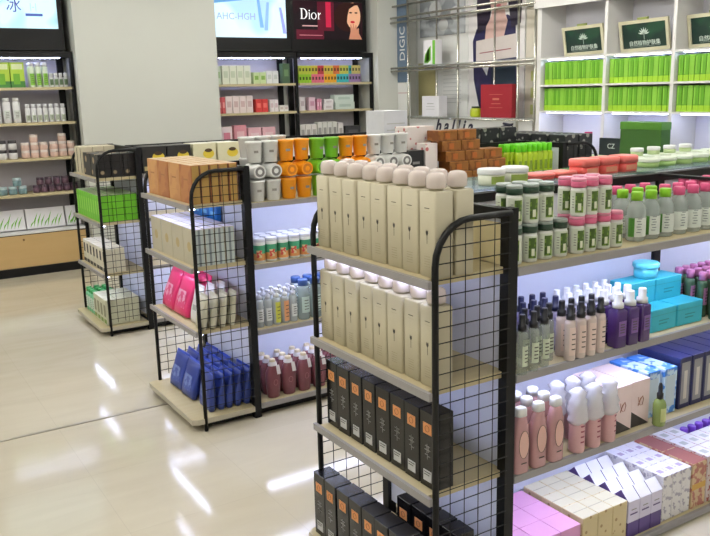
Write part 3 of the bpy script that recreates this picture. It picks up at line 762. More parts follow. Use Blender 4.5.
def wrapped():
    b = MB().lathe([(.026,0),(.029,.005),(.029,.13),(.024,.145),(.014,.15)], mat('wrap_pink', (214,168,170), .3), 18)
    random.seed(3); rings = []
    for z, r in ((.108,.032),(.125,.040),(.142,.035),(.16,.0405),(.178,.034),(.192,.038),(.208,.026),(.224,.033),(.24,.012)):
        rings.append((z, [(x*random.uniform(.72,1.06), y*random.uniform(.72,1.06)) for x, y in cring(r, 14)]))
    wr = MB().loft(rings, wrapm)
    c = MB().lathe([(.015,.1505),(.015,.18),(.011,.19)], white, 12)
    tx = MB()
    for q in range(4): tx.curved(.0296, .04+.02*q, .046+.02*q, .3, mat('rose_print', (150,70,90), .5), 3)
    return Proto('wrapped_bottle', 'bottle', b, [('cap', c), ('plastic_wrap', wr, 'crumpled clear plastic'), ('text_print', tx)])
PW = wrapped(); random.seed(11)
for r, yv in enumerate((.095, .185)):
    for k in range(3):
        PW.put(.735+.082*k-.01*r, yv, S3, J(.4), f'pink bottle under crumpled plastic wrap, {ORD[k]} from the left in the {ROWN[r]}', 'wrapped pink bottles on the third side shelf')
pkc = mat('blush_card', (236,214,214), .5)
def pale_box():
    w, d, h = .104, .205, .185
    b = MB().loft(carton_rings(w, d, h, .002), pkc, False)
    dk = MB().quad([(-w/2+.001, -d/2-.0007, .001), (w/2-.001, -d/2-.0007, .001), (-w/2+.001, -d/2-.0007, h*.36)], mat('grey_black', (60,54,56), .5))
    pr = MB().tube([(.016*cos(a*.9), -d/2-.0012, .1+.02*sin(a*1.3)) for a in range(12)], .001, mat('bronze_print', (168,110,90), .4), 4)
    return Proto('blush_carton', 'carton', b, [('dark_corner', dk), ('scroll_print', pr)])
PX = pale_box()
PX.put(.992, .205, S3, .015, 'pale pink carton with dark corner, beside the wrapped bottles', 'pale pink cartons')
PX.put(1.1015, .21, S3, -.01, 'pale pink carton with dark corner, behind the dropper bottle', 'pale pink cartons')
PDROP = Proto('dropper_bottle', 'bottle', MB().lathe([(.022,0),(.025,.004),(.025,.085),(.02,.1),(.011,.108)], mat('olive_glass', (150,170,90), .12, alpha=.75), 18), [('dropper', MB().lathe([(.0125,.1085),(.0125,.13),(.008,.133),(.0085,.155),(.005,.17)], blackp, 12)), ('label', MB().curved(.0258, .02, .075, .7, mat('olive_label', (190,196,130), .4)))])
PDROP.put(1.165, .075, S3, 0, 'small olive dropper bottle with black top standing before the cartons')
bw = mat('blue_white_card', (64,130,214), .45, kind='noise', rgb2=(196,220,244), scale=22, thr=.5)
PBW = Proto('blue_white_carton', 'carton', MB().loft(carton_rings(.078, .19, .19), bw, False), [('front_label', decal(-.027, .027, .03, .16, -.0953, mat('ice_label', (190,206,220), .45)))])
PBW.put(1.205, .225, S3, 0, 'blue and white carton standing behind the dropper bottle', 'blue and white cartons')
PBW.put(1.295, .215, S3, 0, 'blue and white carton beside the dark blue cartons', 'blue and white cartons')
db = mat('dark_blue_card', (30,34,84), .4)
PDB = Proto('dark_blue_carton', 'carton', MB().loft(carton_rings(.074, .21, .215), db, False), [('silver_window', decal(-.026, .026, .02, .195, -.1053, mat('silver_card', (150,150,156), .3, .3)), 'silver front', [('bottle_print', MB().box(-.01, .01, -.1068, -.1062, .04, .16, mat('pearl', (206,200,196), .4)))])])
for k in range(6):
    PDB.put(1.388+.0785*k, .225, S3, 0, f'dark blue carton with silver front, {ORD[k]} from the left on the third side shelf', 'dark blue cartons')

SIDE = None
# ---- bottom side shelf: packed cartons seen from above
S4 = .0358
def gridbox(P, x0, y0, nx, ny, pw, pd, fmt, group, z=S4, skip=()):
    for r in range(ny):
        for c in range(nx):
            if (c, r) in skip: continue
            P.put(x0+pw*(c+.5), y0+pd*(r+.5), z, 0, fmt(c, r), group)
def lowbox(name, w, d, h, m, top=None, sub=()):
    mb = MB().loft(carton_rings(w, d, h), m, False, mcap=top)
    return Proto(name, 'carton', mb, sub)
PKB = lowbox('pink_carton', .1, .1, .146, mat('rose_card', (226,160,206), .5), mat('rose_top', (232,170,214), .5), [('front_print', MB().box(-.02, .02, -.0506, -.0501, .06, .1, mat('rose_deep', (190,110,160), .5)))])
gridbox(PKB, .375, .02, 3, 3, .1016, .1012, lambda c, r: f'rose pink carton, {ORD[c]} from the left in the {ROWN[r]} on the bottom side shelf', 'rose pink cartons')
PCB = lowbox('cream_carton', .078, .1, .16, mat('tan_card', (214,196,150), .5, kind='spots', rgb2=(170,140,96), scale=34, thr=.22), mat('cream_top', (218,212,184), .5), [('top_flap', MB().box(-.0365, .0365, -.0015, .0015, .1601, .1606, mat('flap_line', (176,168,140), .5)))])
gridbox(PCB, .688, .02, 3, 3, .0795, .1012, lambda c, r: f'cream carton with tan spotted front, {ORD[c]} from the left in the {ROWN[r]}', 'cream cartons on the bottom side shelf')
violet = mat('violet_card', (84,62,124), .45); lav = mat('lavender_card', (222,216,236), .5)
def house():
    w, d, h = .064, .076, .185
    b = MB().loft([(0, rring(w, d, .002, 1)), (h*.34, rring(w, d, .002, 1))], violet, False, cap1=False)
    b.loft([(h*.34, rring(w, d, .002, 1)), (h*.8, rring(w, d, .002, 1))], lav, False, cap0=False, cap1=False)
    z0, z1 = h*.8, h
    x, y = w/2-.0006, d/2
    b.quad([(-x,-y,z0), (x,-y,z0), (x,0,z1), (-x,0,z1)], whitep); b.quad([(x,y,z0), (-x,y,z0), (-x,0,z1), (x,0,z1)], whitep)
    b.quad([(x,-y,z0), (x,y,z0), (x,0,z1)], violet); b.quad([(-x,y,z0), (-x,-y,z0), (-x,0,z1)], violet)
    return Proto('house_carton', 'carton', b, [('front_print', MB().box(-.02, .02, -d/2-.0008, -d/2-.0002, h*.5, h*.53, violet).box(-.014, .014, -d/2-.0008, -d/2-.0002, h*.6, h*.62, silverp))])
PH = house()
gridbox(PH, .932, .02, 3, 4, .0656, .0775, lambda c, r: f'white and violet carton with pitched top, {ORD[c]} from the left in the {ROWN[r]}', 'pitched white and violet cartons')
flo = mat('floral_card', (226,222,220), .5, kind='noise', rgb2=(170,164,176), scale=55, thr=.42)
PF = lowbox('floral_carton', .056, .094, .19, flo, mat('floral_top', (230,228,238), .5), [('top_print', MB().box(-.012, .012, -.02, .004, .1901, .1905, mat('mauve_print', (176,160,190), .5)))])
gridbox(PF, 1.136, .025, 3, 3, .0572, .0955, lambda c, r: f'white floral carton, {ORD[c]} from the left in the {ROWN[r]} on the bottom side shelf', 'white floral cartons')
rb = mat('rust_card', (176,110,96), .5, kind='noise', rgb2=(206,180,140), scale=40, thr=.5)
PR = lowbox('rust_carton', .09, .142, .195, rb, mat('rust_top', (150,92,86), .5), [('front_band', decal(-.042, .042, .08, .105, -.0713, mat('gold_band', (206,160,70), .45)))])
gridbox(PR, 1.312, .022, 1, 2, .092, .1445, lambda c, r: f'rust red patterned carton, {("front one","back one")[r]}, beside the white floral cartons', 'rust cartons')
PF2 = lowbox('white_carton', .066, .094, .2, mat('mixed_card', (206,190,186), .5, kind='noise', rgb2=(160,70,60), scale=40, thr=.4), whitep, [('top_print', MB().box(-.015, .015, -.02, .01, .2001, .2005, pl))])
gridbox(PF2, 1.41, .025, 7, 3, .0672, .0955, lambda c, r: f'white topped carton, {ORD[c]} from the left in the {ROWN[r]}, right of the rust ones', 'white topped cartons', skip=[(c, 2) for c in range(2, 7)])
PV = spray(.022, .17, mat('deep_purple', (90,40,150), .3), mat('violet_cap', (120,70,190), .3), 'cap', mat('violet_lab', (150,120,200), .4), (.04,.12), name='purple_bottle')
for k in range(6):
    PV.put(1.572+.051*k, .255, S4, J(.2), f'purple bottle behind the white topped cartons, {ORD[k]} from the left on the bottom side shelf', 'purple bottles on the bottom side shelf')
# ================================================================== goods on the glass top
ivory = mat('ivory_tub', (226,226,206), .3); coral = mat('coral_plastic', (236,92,84), .3); coral2 = mat('coral_lid', (242,120,112), .3)
def tub(name, R, h, hl, mb_, ml_, lab=None, sq=None):
    if sq: b = MB().loft([(0, rring(sq*.92, R*1.84, .014)), (.004, rring(sq, R*2, .018)), (h, rring(sq, R*2, .018))], mb_); l = MB().loft([(h+.0005, rring(sq+.006, R*2+.006, .02)), (h+hl-.004, rring(sq+.006, R*2+.006, .02)), (h+hl, rring(sq-.006, R*2-.006, .016))], ml_)
    else: b = MB().lathe([(R*.88,0),(R*.95,.004),(R*.97,h)], mb_, 24); l = MB().lathe([(R*1.02,h+.0005),(R*1.03,h+.003),(R*1.03,h+hl-.004),(R*.96,h+hl)], ml_, 24)
    ps = [('lid', l)]
    if lab:
        ps.append(('label', decal(-sq*.3, sq*.3, h*.25, h*.8, -R-.0003, lab) if sq else MB().curved(R*.975, h*.15, h*.85, .9, lab)))
    return Proto(name, 'tub', b, ps)
TW = tub('cream_tub', .05, .04, .02, ivory, white, mat('green_lab', (150,170,80), .4))
TW.put(.62, .452, GZ, .2, 'white tub with green label on the glass top, first from the left', 'white tubs on the glass top')
TW.put(.735, .452, GZ, -.1, 'white tub with green label on the glass top, beside the flat coral ones', 'white tubs on the glass top')
TR = tub('coral_tub', .042, .036, .03, coral, coral2, mat('coral_lab', (226,150,120), .4), sq=.1)
TF = tub('flat_coral_tub', .045, .012, .012, coral, coral2, None, sq=.11)
for k in range(2): TF.put(.87+.12*k, .47+.0*k, GZ, J(.06), f'flat coral tub lying on the glass top, {("beside the white tubs","second from the white tubs")[k]}', 'flat coral tubs')
for k in range(3):
    TR.put(1.105+.113*k, .452, GZ, J(.04), f'coral tub with lid on the glass top, {ORD[k]} from the left', 'coral tubs on the glass top')
TG = tub('pale_green_tub', .046, .022, .016, mat('pale_green', (176,206,130), .35), mat('milk_lid', (226,234,216), .3), None)
TG2 = tub('white_lid_tub', .028, .018, .016, mat('pale_green2', (196,216,160), .35), white, None)
for r, yv in enumerate((.49, .60)):
    for k in range(6):
        TG.put(1.54+.112*k+.03*r, yv, GZ, J(.2), f'pale green tub with milky lid, {ORD[k]} from the left in the {("front","back")[r]} row on the glass top', 'pale green tubs on the glass top')
for k in range(4):
    TG2.put(1.60+.112*k, .60, GZ+.0383, J(.2), f'small white lidded tub stacked on the back row of pale green tubs, {ORD[k]} from the left', 'small white lidded tubs')
# ================================================================== middle end display
kraft = mat('kraft_card', (186,132,84), .6, kind='noise', rgb2=(196,146,92), scale=8, thr=.5); kr2 = mat('kraft_side', (176,140,72), .6); krd = mat('kraft_dark', (84,44,26), .6); ktop = mat('kraft_top', (196,172,136), .6)
def brown():
    w, d, h = .163, .046, .192
    b = MB().loft(carton_rings(w, d, h, .003), kraft, False, mcap=ktop)
    sd = MB().box(w/2-.0003, w/2+.0006, -d/2+.004, d/2-.006, .004, h-.004, kr2)
    fp = MB().box(-.05, .05, -d/2-.0006, -d/2-.0001, h*.3, h*.303, mat('kraft_line', (158,108,64), .6)).box(-.03, .03, -d/2-.0006, -d/2-.0001, h*.6, h*.64, mat('kraft_line', (158,108,64), .6))
    ed = MB().box(w/2-.0003, w/2+.0007, d/2-.0058, d/2-.0005, .002, h-.002, krd)
    return Proto('brown_carton', 'carton', b, [('side_print', sd), ('dark_edge', ed, 'dark red edge'), ('front_print', fp)])
PBR = brown(); kraft = mat('kraft_rust', (164,104,64), .6, kind='noise', rgb2=(178,120,72), scale=8, thr=.5); PBR2 = brown(); silv = mat('champagne_card', (196,188,166), .4, .1); silt = mat('lilac_top', (220,216,236), .45); sild = mat('slate_side', (128,136,140), .45)
def cham():
    w, d, h = .16, .05, .19
    b = MB().loft(carton_rings(w, d, h, .002), silv, False, mcap=silt)
    sd = MB().box(w/2-.0003, w/2+.0006, -d/2+.003, d/2-.003, .003, h-.003, mat('pale_slate', (190,200,196), .45))
    ed = MB().box(w/2-.0003, w/2+.0008, -.006, .006, .003, h-.003, sild)
    em = MB().lathe([(.026, 0), (.026, .0006)], mat('gold_seal', (190,170,120), .4, .3), 18).xf(Matrix.Translation((0,-d/2,h*.5)) @ Matrix.Rotation(pi/2, 4, 'X'))
    return Proto('champagne_carton', 'carton', b, [('side_print', sd), ('side_band', ed), ('seal', em)])
PCH = cham()
for r in range(5):
    for c in range(4):
        v = MV+W-.105-.168*c
        (PBR2 if (c+r) % 2 else PBR).put(MU+.05+.05*r+J(.0008), v, 1.1795, RZ, f'brown kraft carton, {ORD[c]} from the left in the {ROWN[r]}, top shelf of middle display', 'brown cartons on the middle end display')
        if r < 4: PCH.put(MU+.048+.055*r+J(.001), v, .863, RZ, f'champagne carton with pale top, {ORD[c]} from the left in the {ROWN[r]}, second shelf', 'champagne cartons on the middle end display')
PBL = lowbox('blue_carton', .11, .028, .262, mat('blue_card', (24,110,190), .4, kind='noise', rgb2=(40,140,214), scale=12, thr=.5), None, [('front_print', MB().box(-.03, .03, -.0146, -.0141, .2, .22, mat('sky_print', (120,190,230), .4)))])
for k in range(3): PBL.put(MU+.285, MV+W-.10-.116*k, .863, RZ, f'blue carton standing at the back of the second shelf, {ORD[k]} from the left', 'blue cartons behind the champagne ones')

def pouch(name, w, d, h, m, lab, labm, top=None):
    rings = []
    for t in range(9):
        f = t/8; dd = d*(.55+.45*sin(pi*min(1, f*1.25+.12))) if f < .8 else d*(.55*(1-f)/.2+.06)
        rings.append((h*f, rring(w*(1-.04*sin(pi*f)), max(dd, .003), min(.012, max(dd, .003)/2.2), 2)))
    b = MB().loft(rings, m)
    ps = [('seal', MB().box(-w*.48, w*.48, -.0016, .0016, h+.0003, h+.014, top or m))]
    ps.append(('label', MB().box(-w*.3, w*.3, -d/2-.0012, -d/2-.0004, h*.18, h*.62, labm) if lab else MB().box(-w*.2, w*.2, -d/2-.0012, -d/2-.0004, h*.35, h*.5, labm)))
    return Proto(name, 'pouch', b, ps)
rose = mat('rose_pouch', (222,52,112), .35, var=.08, scale=12)
POK = pouch('pink_pouch', .19, .05, .215, rose, True, mat('pink_white_print', (236,170,196), .45, kind='noise', rgb2=(224,70,126), scale=26, thr=.5))
POW = pouch('white_pouch', .112, .04, .19, mat('white_pouch', (226,222,222), .35, var=.04), False, mat('grey_print', (180,178,176), .5))
POC = pouch('beige_pouch', .105, .035, .165, mat('beige_pouch', (204,200,178), .4, var=.06), False, mat('beige_print', (150,150,130), .5))
Z3 = .5330
for k, (u, v) in enumerate(((.085, 2.535), (.085, 2.335), (.15, 2.50), (.155, 2.30))):
    POK.put(MU+u-.03, v, Z3+.007, RZ+J(.06), f'bright pink pouch leaning back, {("front left one","front right one","behind the front left one","behind the front right one")[k]}, third shelf of middle display', 'pink pouches', rx=rad(-17))
for k in range(3): POW.put(MU+.06+.06*k, 2.142+.004*k, Z3+.004, RZ+J(.05), f'white pouch standing beside the pink pouches, {ROWN[k]}', 'white pouches', rx=rad(-10))
for k in range(4): POC.put(MU+.04+.052*k, 2.034, Z3+.004, RZ+J(.05), f'beige pouch next to the wire side, {ROWN[k]}, third shelf of middle display', 'beige pouches', rx=rad(-10))
blu = mat('blue_pouch', (50,68,146), .35, var=.12, scale=14); blu2 = mat('blue_seal', (56,84,196), .35); bl3 = mat('blue_pale_label', (110,130,190), .4, kind='noise', rgb2=(60,80,160), scale=30, thr=.5)
POB = pouch('blue_pouch', .165, .042, .195, blu, True, bl3, blu2)
for r in range(4):
    for c in range(2):
        POB.put(MU+.052+.058*r, 2.50-.182*c, .0685+.007, RZ+J(.05), f'blue pouch leaning back, {("left","middle")[c]} column, {ROWN[r]}, bottom of middle display', 'blue pouches', rx=rad(-15))
for k in range(5): POB.put(MU+.075+.05*k, 2.11, .0685+.003, RZ+J(.04), f'blue pouch in the upright column beside the wire side, {ROWN[k]}', 'blue pouches', rx=rad(-6))

# ---- right side of the middle unit
def cup(m, dark, name):
    h = .1085
    b = MB().lathe([(.033,0),(.035,.003),(.042,h-.012),(.0445,h-.010),(.0445,h-.002),(.042,h)], m, 24, mcap=m)
    base = MB().lathe([(.026,-.0004),(.026,.0)], dark, 20)
    ring = MB().lathe([(.013,-.0010),(.013,-.0005)], m, 16)
    l = MB().curved(.0400, .05, .062, .3, mat('cup_logo', (150,146,138), .5), 5)
    return Proto('cup', 'cup', b, [('base_disc', base, 'grey base', [('base_ring', ring)]), ('logo_print', l)])
CW = cup(mat('cup_white', (228,228,224), .35), mat('base_grey', (120,118,116), .5), 'w'); CO = cup(mat('cup_orange', (250,160,24), .35), mat('base_orange', (206,120,30), .5), 'o'); CG = cup(mat('cup_green', (120,190,40), .35), mat('base_green', (90,150,40), .5), 'g')
cols = list('wwooggoowww')
nm = dict(w='white', o='orange', g='lime green'); CP = dict(w=CW, o=CO, g=CG)
Z1 = 1.1608
for k, c in enumerate(cols):
    x = MU+.395+.0925*k; P = CP[c]
    n = cols[:k+1].count(c)-1
    q = f'{ORD[n]} {nm[c]} one from the left'
    P.put(x, MV+.06, Z1+.0006, J(.3), f'upright cup, {q} in the lowest layer of the cup wall', 'cups on the middle unit')
    c2 = c
    # lying on its side, base towards the viewer
    o = CP[c2].put(x, MV+.012, Z1+.1097+.0446, 0, f'cup lying on its side with base outward, {ORD[k]} from the left in the middle layer', 'cups on the middle unit', rx=-pi/2)
    P.put(x, MV+.075, Z1+.1097+.0896, J(.3), f'upright cup, {q} in the top layer of the cup wall', 'cups on the middle unit')
for k in range(3):          # a second row of white cups behind
    for lv, zz in enumerate((Z1+.0006, Z1+.1097)):
        CW.put(MU+.40+.0925*k, MV+.172, zz, J(.3), f'white cup in the second row back, {ORD[k]} from the left, {("lower","upper")[lv]} one', 'white cups in the second row')
    CW.put(MU+.40+.0925*k, MV+.172, Z1+.2188, J(.3), f'white cup in the second row back, {ORD[k]} from the left, topmost', 'white cups in the second row')
def can():
    R = .031; h = .108
    b = MB().lathe([(R*.92,0),(R,.004),(R,h-.006),(R*.93,h)], mat('can_white', (226,228,226), .35), 20)
    l1 = MB().curved(R+.0005, .048, .092, pi*.62, mat('can_green', (62,150,112), .45), 14)
    l2 = MB().curved(R+.0005, .012, .048, pi*.62, mat('can_orange', (214,146,86), .45), 14)
    fr_ = MB().curved(R+.0010, .028, .066, .45, mat('fruit_print', (206,70,66), .45, kind='noise', rgb2=(214,196,150), scale=70, thr=.5), 6, -.4)
    lid = MB().lathe([(R*.96,h+.0005),(R*.98,h+.004),(R*.98,h+.016),(R*.9,h+.019)], mat('can_lid', (226,228,240), .3, alpha=.9), 20)
    return Proto('canister', 'can', b, [('lid', lid), ('label', l1, 'green and orange label', [('lower_band', l2), ('fruit_print', fr_)])])
PCAN = can()
for r in range(3):
    for k in range(7):
        PCAN.put(MU+.39+.068*k, MV+.055+.068*r, .8392, J(.2), f'white lidded canister with fruit label, {ORD[k]} from the left in the {ROWN[r]}', 'fruit label canisters on the middle unit')
cl2 = mat('frost_plastic', (214,222,226), .2, alpha=.6)
PM1 = spray(.022, .15, cl2, mat('frost_cap', (220,222,236), .3), 'pump', mat('frost_label', (222,226,226), .4), (.03,.1), name='pump_bottle')
PM2 = spray(.023, .15, cl2, white, 'pump', mat('yellow_label', (206,206,80), .4), (.012,.125), name='pump_bottle')
PM3 = spray(.023, .15, cl2, white, 'pump', mat('apricot_label', (226,160,110), .4), (.012,.125), name='pump_bottle')
PM4 = spray(.034, .19, mat('sea_plastic', (186,204,202), .12, alpha=.45), mat('steel_blue', (60,90,150), .3), 'cap', mat('sea_label', (186,206,200), .4), (.04,.13), name='blue_capped_bottle')
seq = [(PM1, 'frosted'), (PM1, 'frosted'), (PM2, 'yellow labelled'), (PM3, 'apricot labelled'), (PM1, 'frosted')]
for r in range(2):
    cnt = {}
    for k, (P, d_) in enumerate(seq):
        P.put(MU+.375+.0505*k, MV+.06+.06*r, .4845, J(.2), f'{d_} pump bottle, {ORD[k]} from the left in the {ROWN[r]} on the middle unit', 'pump bottles on the middle unit')
    for k in range(3):
        PM4.put(MU+.645+.075*k, MV+.065+.085*r, .4845, J(.2), f'large clear bottle with steel blue cap, {ORD[k]} from the left in the {ROWN[r]}', 'blue capped bottles on the middle unit')
mar = mat('maroon_lotion', (118,64,72), .3); tagm = mat('tag_white', (226,220,222), .5)
def maroon():
    b = MB().loft([(0, rring(.06, .044, .02)), (.006, rring(.068, .05, .022)), (.09, rring(.084, .058, .026)), (.14, rring(.082, .056, .025)), (.17, rring(.06, .044, .02)), (.182, rring(.036, .034, .016))], mar)
    c = MB().lathe([(.0165,.1825),(.017,.2),(.0175,.215),(.012,.219)], mat('beige_cap', (206,190,160), .35), 16)
    tg = MB().loft([(.183, rring(.05, .048, .02)), (.205, rring(.042, .04, .018))], tagm, True, cap0=False, cap1=False)
    tg.quad([(-.012+.022, -.034, .135), (.012+.022, -.034, .135), (.010+.018, -.024, .186), (-.010+.018, -.024, .186)], tagm)
    l = MB().tube([(.012*cos(a*pi/8), -.0308, .09+.016*sin(a*pi/8)) for a in range(17)], .001, mat('mauve_ring', (170,110,116), .4), 4)
    return Proto('maroon_bottle', 'bottle', b, [('cap', c), ('neck_tag', tg, 'white paper neck tag'), ('emblem', l)])
PMA = maroon()
for r in range(3):
    for k in range(5):
        PMA.put(MU+.435+.096*k+.0*r, MV+.06+.066*r, .0736, J(.12), f'maroon bottle with white neck tag, {ORD[k]} from the left in the {ROWN[r]}', 'maroon bottles on the middle unit')
# small blue-topped roll hanging near the left post in the photo: blue capped vial on the base
# top shelf further along: flowered cartons, black carton, brown pile, green bottles
flw = mat('blossom_card', (232,222,216), .5, kind='spots', rgb2=(196,110,110), scale=24, thr=.28)
BC = lambda nme, w, d, h, m, x, y, lab, z=Z1, grp=None, sub=(): lowbox(nme, w, d, h, m, None, sub).put(x, y, z+.0004, 0, lab, grp)
BC('blossom_carton', .2, .13, .33, flw, MU+1.56, MV+.265, 'tall white carton with red blossoms behind the black one')
BC('black_carton', .105, .09, .2, mat('soft_black', (30,30,32), .4), MU+1.44, MV+.125, 'small black carton between the cups and the copper brown pile', sub=[('front_print', MB().box(-.03,.02,-.0456,-.0451,.12,.135, silverp))])
BC('blossom_carton', .09, .09, .235, flw, MU+1.548, MV+.125, 'short white carton with red blossoms right of the black one')
cop = mat('copper_brown', (148,96,42), .35, .25, kind='noise', rgb2=(124,72,28), scale=16, thr=.5); cop2 = mat('copper_glow', (184,104,46), .35, .3)
PCO = lowbox('copper_carton', .145, .11, .061, cop, mat('copper_top', (150,98,52), .35, .25), [('front_print', MB().box(-.018, .018, -.0556, -.0551, .012, .046, cop2)), ('line_print', MB().box(-.07, .07, -.0557, -.0552, .055, .058, mat('copper_line', (190,130,70), .35, .3)))])
for ly, n in enumerate((3, 3, 3, 2, 2)):
    for k in range(n):
        PCO.put(MU+1.74+.149*k-.02*ly, MV+.075+.012*ly, Z1+.0004+.0613*ly, 0, f'copper brown carton, {ORD[k]} from the left in the {ORD[ly]} layer up of the pile', 'copper cartons on the middle unit')
yb = mat('lime_bottle', (176,204,40), .3); ybk = mat('lime_bottle_print', (120,150,30), .4)
PGB = Proto('lime_bottle', 'bottle', MB().loft([(0, rring(.036, .036, .008)), (.004, rring(.04, .04, .009)), (.13, rring(.04, .04, .009)), (.145, rring(.03, .03, .008))], yb), [('cap', MB().lathe([(.017,.1455),(.0185,.148),(.0185,.188),(.016,.194)], mat('lime_bright', (110,214,30), .3), 14)), ('label_print', MB().box(-.012, .012, -.0207, -.0202, .03, .09, ybk))])
for r, (x0, n) in enumerate(((2.212, 7), (2.168, 8), (2.168, 8))):
    for k in range(n):
        PGB.put(MU+x0+.0445*k, MV+.05+.055*r, Z1, J(.1), f'lime green bottle with bright cap, {ORD[k]} from the left in the {ROWN[r]}', 'lime bottles on the middle unit')
dk = mat('dotted_dark', (30,32,34), .45, kind='spots', rgb2=(150,150,140), scale=20, thr=.3)
# dark cartons behind (far half of the middle unit) and on its right end
for k in range(5):
    BC('dark_carton', .155, .13, .285, dk, MU+1.80+.16*k, MV+.46, f'dark dotted carton behind the copper pile and lime bottles, {ORD[k]} from the left', Z1-.001, 'dark dotted cartons')
EX = MU+D*2+2.2+.026
for r in range(2):
    for k in range(4):
        lowbox('dark_carton', .145, .125, .225, dk).put(EX-.085-.135*r, MV+.105+.165*k, 1.1696, pi/2, f'dark dotted carton on the right end display, {ORD[k]} from the aisle side, {("outer","inner")[r]} row', 'dark dotted cartons on the right end')
# ---- cream tubes etc on the near unit hidden half are out of sight

# ================================================================== far unit
blk = mat('charcoal_card', (34,32,30), .45); yfl = mat('yellow_flower', (222,196,60), .45)
def flowerbox(m, top, nme):
    return lowbox(nme, .18, .2, .192, m, top, [('flower_print', MB().loft([(0, ell(0, 0, .045, .034)), (.0006, ell(0, 0, .045, .034))], yfl, False).xf(Matrix.Translation((.03,-.1001,.115)) @ Matrix.Rotation(pi/2, 4, 'X')), 'yellow flower', [('flower_heart', MB().loft([(.0007, ell(0, 0, .03, .014)), (.0012, ell(0, 0, .03, .014))], mat('brown_heart', (70,50,26), .5), False).xf(Matrix.Translation((.03,-.1001,.14)) @ Matrix.Rotation(pi/2, 4, 'X')))]), ('front_band', decal(-.08, .08, .02, .05, -.1003, mat('kraft_band', (190,170,120), .5)))])
FB = flowerbox(blk, mat('charcoal_top', (40,38,36), .45), 'flower_carton'); FW = flowerbox(mat('ivory_card', (222,216,180), .5), mat('ivory_top', (228,226,210), .5), 'flower_carton')
for k in range(2): FB.put(FU+.44+.19*k, FV+.125, 1.1596, 0, f'black carton with yellow flower, {ORD[k]} from the left on the far unit', 'black flower cartons')
for k in range(2): FW.put(FU+.83+.195*k, FV+.125, 1.1596, 0, f'ivory carton with yellow flower, {ORD[k]} from the left on the far unit', 'ivory flower cartons')
KT = lowbox('kraft_top_carton', .2, .2, .185, whitep, mat('pale_top', (222,210,176), .5), [('top_border', MB().box(-.09, .09, -.09, -.08, .1851, .1855, krd).box(-.09, .09, .08, .09, .1851, .1855, krd).box(-.09, -.08, -.08, .08, .1851, .1855, krd).box(.08, .09, -.08, .08, .1851, .1855, krd))])
for k in range(3): KT.put(FU+1.235+.207*k, FV+.125, 1.1596, 0, f'white carton with framed pale top, {ORD[k]} from the left beside the ivory flower cartons', 'framed top cartons')
WC = lowbox('white_carton', .18, .2, .212, mat('cool_white', (214,216,222), .5), None, [('line_print', MB().box(-.07,.07,-.1006,-.1001,.05,.056, pl).box(-.07,.07,-.1006,-.1001,.09,.096, pl).box(-.07,.07,-.1006,-.1001,.13,.136, pl))])
WC.put(1.575, 2.52, 1.1592, 0, 'large white carton at the foot of the stack behind the white cups', 'large white cartons')
WC.put(1.575, 2.52, 1.3715, 0.03, 'large white carton on top of the stack behind the white cups', 'large white cartons')
# far end display
DK = lowbox('dotted_carton', .2, .085, .163, mat('dotted_black', (28,24,24), .45, kind='spots', rgb2=(170,150,120), scale=13, thr=.3), None)
for r in range(3):
    for c in range(2):
        DK.put(FU+.08+.09*r, FV+.147+.207*c, 1.1496, RZ, f'black dotted carton, {("right","left")[c]} column, {ROWN[r]}, top of the far end display', 'black dotted cartons')
BT = lowbox('beige_carton', .1, .08, .2, mat('beige_card', (206,196,170), .5), None, [('dark_stripe', decal(.016, .03, .01, .19, -.0403, mat('brown_stripe', (70,56,44), .5)))])
for r in range(3):
    for c in range(2):
        BT.put(FU+.07+.085*r, FV+.515+.105*c, 1.1496, RZ, f'beige carton with dark stripe, {("right","left")[c]} column, {ROWN[r]}, top of the far end display', 'beige striped cartons')
GR = lowbox('grass_carton', .062, .088, .19, mat('grass_card', (110,190,40), .45, var=.08), mat('grass_top', (206,226,190), .45), [('front_print', MB().box(-.012,.012,-.0446,-.0441,.05,.15, mat('grass_pale', (150,214,80), .45)))])
for r in range(3):
    for c in range(10):
        GR.put(FU+.06+.092*r, FV+.065+.0645*c, .8335, RZ, f'grass green carton, {ORD[c]} from the right in the {ROWN[r]}, second shelf of far display', 'grass green cartons')
CR = lowbox('cream_black_carton', .074, .07, .175, mat('cream_white', (222,216,196), .5), None, [('front_print', MB().box(-.02,.02,-.0356,-.0351,.08,.15, mat('soft_ink', (60,54,46), .5))), ('base_band', decal(-.036,.036,.004,.03,-.0353, mat('ink_band', (50,46,40), .5)))])
for r in range(2):
    for c in range(7):
        CR.put(FU+.06+.074*r, FV+.08+.09*c, .4595, RZ, f'cream and black carton, {ORD[c]} from the right in the {ROWN[r]}, third shelf of far display', 'cream and black cartons')
GB = spray(.026, .15, mat('mint_plastic', (120,196,150), .3), mat('mint_cap', (60,160,90), .3), 'cap', mat('mint_label', (214,226,214), .4), (.03,.12), name='mint_bottle')
for r in range(3):
    for c in range(4):
        GB.put(FU+.03+.06*r, FV+.44+.064*c, .0683, RZ, f'mint green bottle, {ORD[c]} from the right in the {ROWN[r]}, bottom of far display', 'mint bottles')
KB = lowbox('pale_carton', .08, .08, .19, mat('pale_olive_card', (206,206,180), .5), None, [('front_print', MB().box(-.025,.025,-.0406,-.0401,.06,.15, mat('grey_olive', (140,140,112), .5))), ('leaf_print', decal(-.03,.03,.01,.04,-.0403, mat('leaf_band', (120,150,60), .5)))])
for r in range(3):
    for c in range(4):
        KB.put(FU+.04+.083*r, FV+.09+.086*c, .0683, RZ, f'pale olive carton, {ORD[c]} from the right in the {ROWN[r]}, bottom of far display', 'pale olive cartons')
